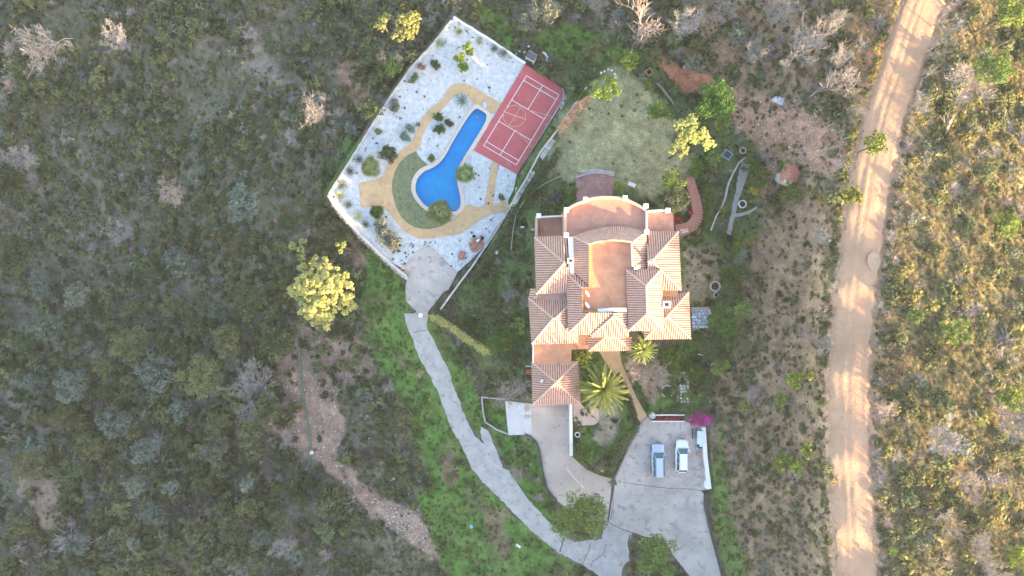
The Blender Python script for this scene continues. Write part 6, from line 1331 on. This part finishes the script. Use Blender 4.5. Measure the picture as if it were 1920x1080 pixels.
def terr(px, py):
    """height of the rough ground sheet at picture points"""
    fi = np.interp(px, gxs, np.arange(len(gxs))); fj = np.interp(py, gys, np.arange(len(gys))); i = np.clip(fi.astype(int), 0, len(gxs) - 2); j = np.clip(fj.astype(int), 0, len(gys) - 2); u = fi - i; v = fj - j
    return GZ[j, i] * (1 - u) * (1 - v) + GZ[j, i + 1] * u * (1 - v) + GZ[j + 1, i] * (1 - u) * v + GZ[j + 1, i + 1] * u * v
def pts3(px, py, dz=0):
    z = terr(px, py) + dz; k_ = (H - z) / FPX; return np.c_[(px - 960) * k_, (540 - py) * k_, z]
def mkproto(name, me):
    return bpy.data.objects.new(name, me)        # linked into the scene below as one real plant of its kind
protoB = []
for i, (kd, dn, sz, fl_) in enumerate([('dark', 150, .13, .7), ('olive', 150, .13, .8), ('grey', 110, .12, .75), ('olive', 120, .16, .55), ('hazy', 120, .13, .7), ('dark', 120, .16, .5)]):
    rr = random.Random(40 + i); L_ = [(rr.uniform(-.28, .28), rr.uniform(-.28, .28), .25 + rr.uniform(-.1, .15), rr.uniform(.22, .36)) for _ in range(5)]
    protoB.append(mkproto('scrub_bush', lobes_mesh(L_, dn * 2.2, sz, 60 + i, 'scrub_bush', LM[kd], fl_)))
def twig_mesh(n, l, seed, m, w=.012):
    rr = np.random.default_rng(seed); a = rr.uniform(0, 6.28, n); el = rr.uniform(.15, 1.35, n); L_ = l * rr.uniform(.5, 1, n); b0 = rr.normal(size=(n, 3)) * .08; b0[:, 2] = np.abs(b0[:, 2])
    d = np.c_[np.cos(a) * np.cos(el), np.sin(a) * np.cos(el), np.sin(el)]; s = np.c_[-np.sin(a), np.cos(a), np.zeros(n)] * w; mid = b0 + d * L_[:, None] * .55 + rr.normal(size=(n, 3)) * .03; tip = b0 + d * L_[:, None]; tip[:, 2] -= .12 * L_
    V_ = np.stack([b0 - s, b0 + s, mid + s * .8, mid - s * .8, tip], 1).reshape(-1, 3); k_ = np.arange(n)[:, None] * 5
    me = npmesh('twigs', V_, k_ + np.array([[0, 1, 2, 3]]), k_ + np.array([[3, 2, 4]])); me.materials.append(m); return me
protoB.append(mkproto('dry_bush', twig_mesh(150, .75, 1, deadw))); protoB.append(mkproto('dry_bush', twig_mesh(120, .7, 2, LM['dry'], .016)))
protoB.append(mkproto('dry_bush', twig_mesh(150, .7, 3, deadp, .013))); protoB.append(mkproto('scrub_bush', lobes_mesh([(0, 0, .2, .42), (.25, .1, .25, .3), (-.2, .2, .22, .3)], 300, .14, 77, 'scrub_bush', LM['gold'], .7)))
for i, (p, xy) in enumerate(zip(protoB, [(300,200),(420,260),(360,330),(520,200),(150,480),(620,330),(320,60),(1760,500),(1450,600),(1560,900)])):
    C.objects.link(p); z = float(terr(np.array([xy[0]]), np.array([xy[1]]))[0]); p.location = W(xy[0], xy[1], z - .05); p.scale = (1.2,) * 3
    tag(p, ['dark green scrub bush on the upper left hillside','olive scrub bush on the left hillside beside the bare tree','grey-green scrub bush at the centre of the left hillside','spreading olive scrub bush on the upper left hillside','pale scrub bush far down the left slope','dark low bush outside the left gravel wall','grey twiggy bush near the top of the left hillside','straw-coloured dry bush in the grass right of the track','pinkish dry bush on the slope below the track','yellow-green bush on the left verge of the lower track'][i], 'bush')
R2 = np.random.default_rng(21)
def scatter(N_, dens_kind, x0, x1, y0, y1, hd_min=4, extra=None):
    px = R2.uniform(x0, x1, N_); py = R2.uniform(y0, y1, N_); d = zone_eval(px, py, dens_kind); keep = R2.random(N_) < d; px = px[keep]; py = py[keep]
    if extra is not None: k_ = extra(px, py); px = px[k_]; py = py[k_]
    k_ = (hard_d(px, py) > hd_min) & (sdf(px, py, [(556,610),(567,610),(574,725),(586,800),(587,880),(574,880),(570,800),(560,725)]) > 3); return px[k_], py[k_]
clump = lambda px, py: R2.random(len(px)) < np.clip(.66 + fbm(px / 45, py / 45, 4) * 2.6 + fbm(px / 130 + 8, py / 130, 3) * 2.2, .04, 1)
px, py = scatter(36000, 's', -220, 1600, -160, 1260, 9, clump)
kind = R2.random(len(px)); zone_n = fbm(px / 120 + 40, py / 120, 3); east = px > 1370
idx = np.select([kind < .22 + zone_n * .5, kind < .55 + zone_n * .5, kind < .64, kind < .84, kind < .88 + zone_n * .2, kind < .95], [0, 1, 2, 3, 4, 5], 6); idx = np.where((kind > .985), 8, idx)
idx = np.where(east, R2.choice([0, 1, 6, 8, 8, 3, 2, 1, 9], len(px)), idx)
sc = R2.gamma(5, .16, len(px)) * .95 + .25; sc = np.where(east, sc * .8, sc); low = sstep(560, 820, py) * (1 - sstep(620, 760, px)) * .8 + sstep(560, 300, px + (py - 500) * -.2) * 0; sc = sc * (1 + low * (R2.random(len(px)) < .3)) * np.where(px < 90, 1.3, 1)
instancer('hillside_scrub', protoB, pts3(px, py, -.08), sc * np.where(east, 1, 1.18), R2.uniform(0, 6.28, len(px)), idx, 'low dense scrub covering the shaded hillsides round the villa plot', 'scrub', R2.normal(size=(len(px), 2)) * .15)
px, py = scatter(13000, 's', 1560, 2180, -160, 1260, 4, lambda a, b_: R2.random(len(a)) < np.clip(.5 + fbm(a / 40, b_ / 40, 4) * 3.5, .04, 1))
idx = R2.choice([7, 1, 9, 8, 3, 9, 1, 7, 3, 2, 9, 6, 0, 1], len(px)); sc = R2.gamma(2.4, .36, len(px)) + .25
instancer('sunlit_scrub', protoB, pts3(px, py, -.06), sc, R2.uniform(0, 6.28, len(px)), idx, 'dry sunlit scrub and low bushes on the slope right of the dirt track', 'scrub', R2.normal(size=(len(px), 2)) * .15)
# verge of the track
n_ = 500; yv = R2.uniform(-30, 1110, n_); side = R2.choice([-1, 1], n_); xv = np.interp(yv, [p[1] for p in ROAD_C], [p[0] for p in ROAD_C]) + side * (46 + np.abs(R2.normal(size=n_)) * 7)
instancer('verge_bushes', protoB, pts3(xv, yv, -.05), R2.gamma(4, .14, n_) + .2, R2.uniform(0, 6.28, n_), np.where(side < 0, R2.choice([9, 9, 1, 7, 3], n_), R2.choice([6, 0, 7, 6, 8], n_)), 'ragged low growth along both verges of the dirt track', 'verge plants')
# grass
protoG = [mkproto('grass_tuft', twig_mesh(60, .42, 11, LM['grass'], .022)), mkproto('grass_tuft', twig_mesh(50, .40, 12, leafmat('grass_dark', (.05, .12, .03)), .022)), mkproto('grass_tuft', twig_mesh(60, .5, 13, LM['dry'], .018))]
for p, xy, lb in zip(protoG, [(830, 900), (880, 560), (1800, 350)], ['bright green grass tuft on the bank left of the lane', 'dark green grass tuft on the bank left of the villa', 'straw-coloured grass tuft in the scrub right of the track']):
    C.objects.link(p); p.location = W(xy[0], xy[1], gz1(*xy)); tag(p, lb, 'grass tuft')
px, py = scatter(26000, 'g', 600, 1440, 0, 1110, 3, lambda a, b_: (R2.random(len(a)) < np.clip(.6 + fbm(a / 22 + 7, b_ / 22, 3) * 3, .05, 1)) & ((a > 640) | (b_ < 400)))
lawn_d = sdf(px, py, LAWN); kk = (lawn_d > 4) | (R2.random(len(px)) < .12); px = px[kk]; py = py[kk]
vivid = zone_eval(px, py, 'c')[:, 1] > .12
idx = np.where(vivid, 0, 1); idx = np.where(R2.random(len(px)) < .06, 2, idx)
instancer('green_grass', protoG, pts3(px, py, -.05), R2.uniform(.35, 1.0, len(px)), R2.uniform(0, 6.28, len(px)), idx, 'green grass and weeds on the banks and garden beds', 'grass')
px, py = scatter(56000, 'g', 1540, 2180, -160, 1260, 3); instancer('dry_grass', protoG, pts3(px, py, -.05), R2.uniform(.4, 1.1, len(px)), R2.uniform(0, 6.28, len(px)), np.where(R2.random(len(px)) < .14, 1, 2), 'dry straw-coloured grass right of the dirt track', 'grass')
ug = mkproto('grass_tuft', twig_mesh(45, .5, 15, leafmat('leaf_dull', (.16, .155, .095)), .02)); C.objects.link(ug); ug.location = W(250, 330, gz1(250, 330)); tag(ug, 'dull grey-green grass tuft on the left hillside', 'grass tuft')
px, py = scatter(56000, 's', -220, 1560, -160, 1260, 5, lambda a, b_: R2.random(len(a)) < np.clip(.6 + fbm(a / 30 + 3, b_ / 30, 3) * 2.5, .1, 1))
instancer('hillside_undergrowth', [ug, protoG[2], protoG[1]], pts3(px, py, -.05), R2.uniform(.5, 1.3, len(px)), R2.uniform(0, 6.28, len(px)), R2.choice([0, 0, 0, 0, 1, 2], len(px)), 'low dull grass and heather between the hillside bushes', 'undergrowth')
px, py = scatter(7000, 'g', 860, 1440, 60, 900, 5, lambda a, b_: (sdf(a, b_, LAWN) > 10) & (R2.random(len(a)) < np.clip(.15 + fbm(a / 25 + 13, b_ / 25, 4) * 2.5, 0, .6)) & (a < 1340 + b_ * .1) & ((a > 960) | (b_ < 700)))
instancer('garden_ground_cover', [protoB[0], protoB[1], protoB[3], protoB[5]], pts3(px, py, -.05), R2.uniform(.3, 1.1, len(px)), R2.uniform(0, 6.28, len(px)), R2.choice([0, 1, 2, 3], len(px)), 'low leafy ground cover in the beds and banks round the villa', 'ground cover')
# weeds on the gravel
px = R2.uniform(620, 1060, 5000); py = R2.uniform(35, 505, 5000); k_ = (sdf(px, py, GRAVEL) < -3) & (sdf(px, py, PATH) > 3) & (sdf(px, py, COPE) > 3) & (sdf(px, py, COURT) > 2)
edge = -sdf(px, py, GRAVEL); k_ &= R2.random(5000) < np.where((px > 740) & (px < 800) & (py > 455), .7, np.clip(.10 + (edge < 16) * .22 + fbm(px / 20, py / 20, 3) * .5, .02, 1)); px = px[k_]; py = py[k_]; z = np.full(len(px), POOLZ - .03); kz = (H - z) / FPX
instancer('gravel_weeds', [protoB[0], protoB[1], protoB[2], protoG[1]], np.c_[(px - 960) * kz, (540 - py) * kz, z], R2.uniform(.10, .42, len(px)), R2.uniform(0, 6.28, len(px)), R2.choice([0, 1, 2, 3], len(px)), 'small weeds and seedlings sprouting in the white gravel', 'weeds')
# stones
bm = bmesh.new(); bmesh.ops.create_icosphere(bm, subdivisions=1, radius=.5)
for v in bm.verts: v.co *= random.uniform(.8, 1.15)
me = bpy.data.meshes.new('loose_stone'); bm.to_mesh(me); bm.free(); me.materials.append(stonel); st_ = mkproto('loose_stone', me); C.objects.link(st_); st_.location = W(745, 960, gz1(745, 960)); st_.scale = (.5, .4, .3); tag(st_, 'pale loose stone in the stony clearing on the lower left slope', 'stone')
px = np.concatenate([R2.normal(760, 45, 700), R2.uniform(500, 700, 300), R2.uniform(1380, 1600, 500), R2.uniform(0, 700, 500), R2.uniform(1560, 1920, 500)]); py = np.concatenate([R2.normal(975, 30, 700), R2.uniform(700, 880, 300), R2.uniform(180, 330, 500), R2.uniform(0, 1080, 500), R2.uniform(0, 1080, 500)])
k_ = (zone_eval(px, py, 's') < .6) | (R2.random(len(px)) < .3); _c = zone_eval(px, py, 'c'); k_ &= (hard_d(px, py) > 3) & (_c[:, 1] < _c[:, 0] * 1.05); px = px[k_]; py = py[k_]
instancer('loose_stones', [st_], pts3(px, py), R2.uniform(.06, .26, len(px)), R2.uniform(0, 6.28, len(px)), np.zeros(len(px)), 'loose pale stones strewn over the bare earth', 'stones')

# ------------------------------------------------------------------ air
HAZE = 0.0002
hz = bpy.data.objects.new('haze', None)
mb = MB(); mb.box((0, 0, 37), (400, 320, 114)); hz_o = mb.build('haze', None)
bpy.data.objects.remove(hz); hz_o.name = 'haze'
hm_ = bpy.data.materials.new('air'); hm_.use_nodes = True; t = hm_.node_tree; t.nodes.remove(t.nodes['Principled BSDF'])
pv = t.nodes.new('ShaderNodeVolumePrincipled'); pv.inputs['Color'].default_value = (.93, .95, 1, 1); pv.inputs['Density'].default_value = HAZE; pv.inputs['Anisotropy'].default_value = .2
t.links.new(pv.outputs[0], t.nodes['Material Output'].inputs['Volume']); hz_o.data.materials.append(hm_); tag(hz_o, 'thin warm haze over the whole valley', 'haze', None, 'stuff')
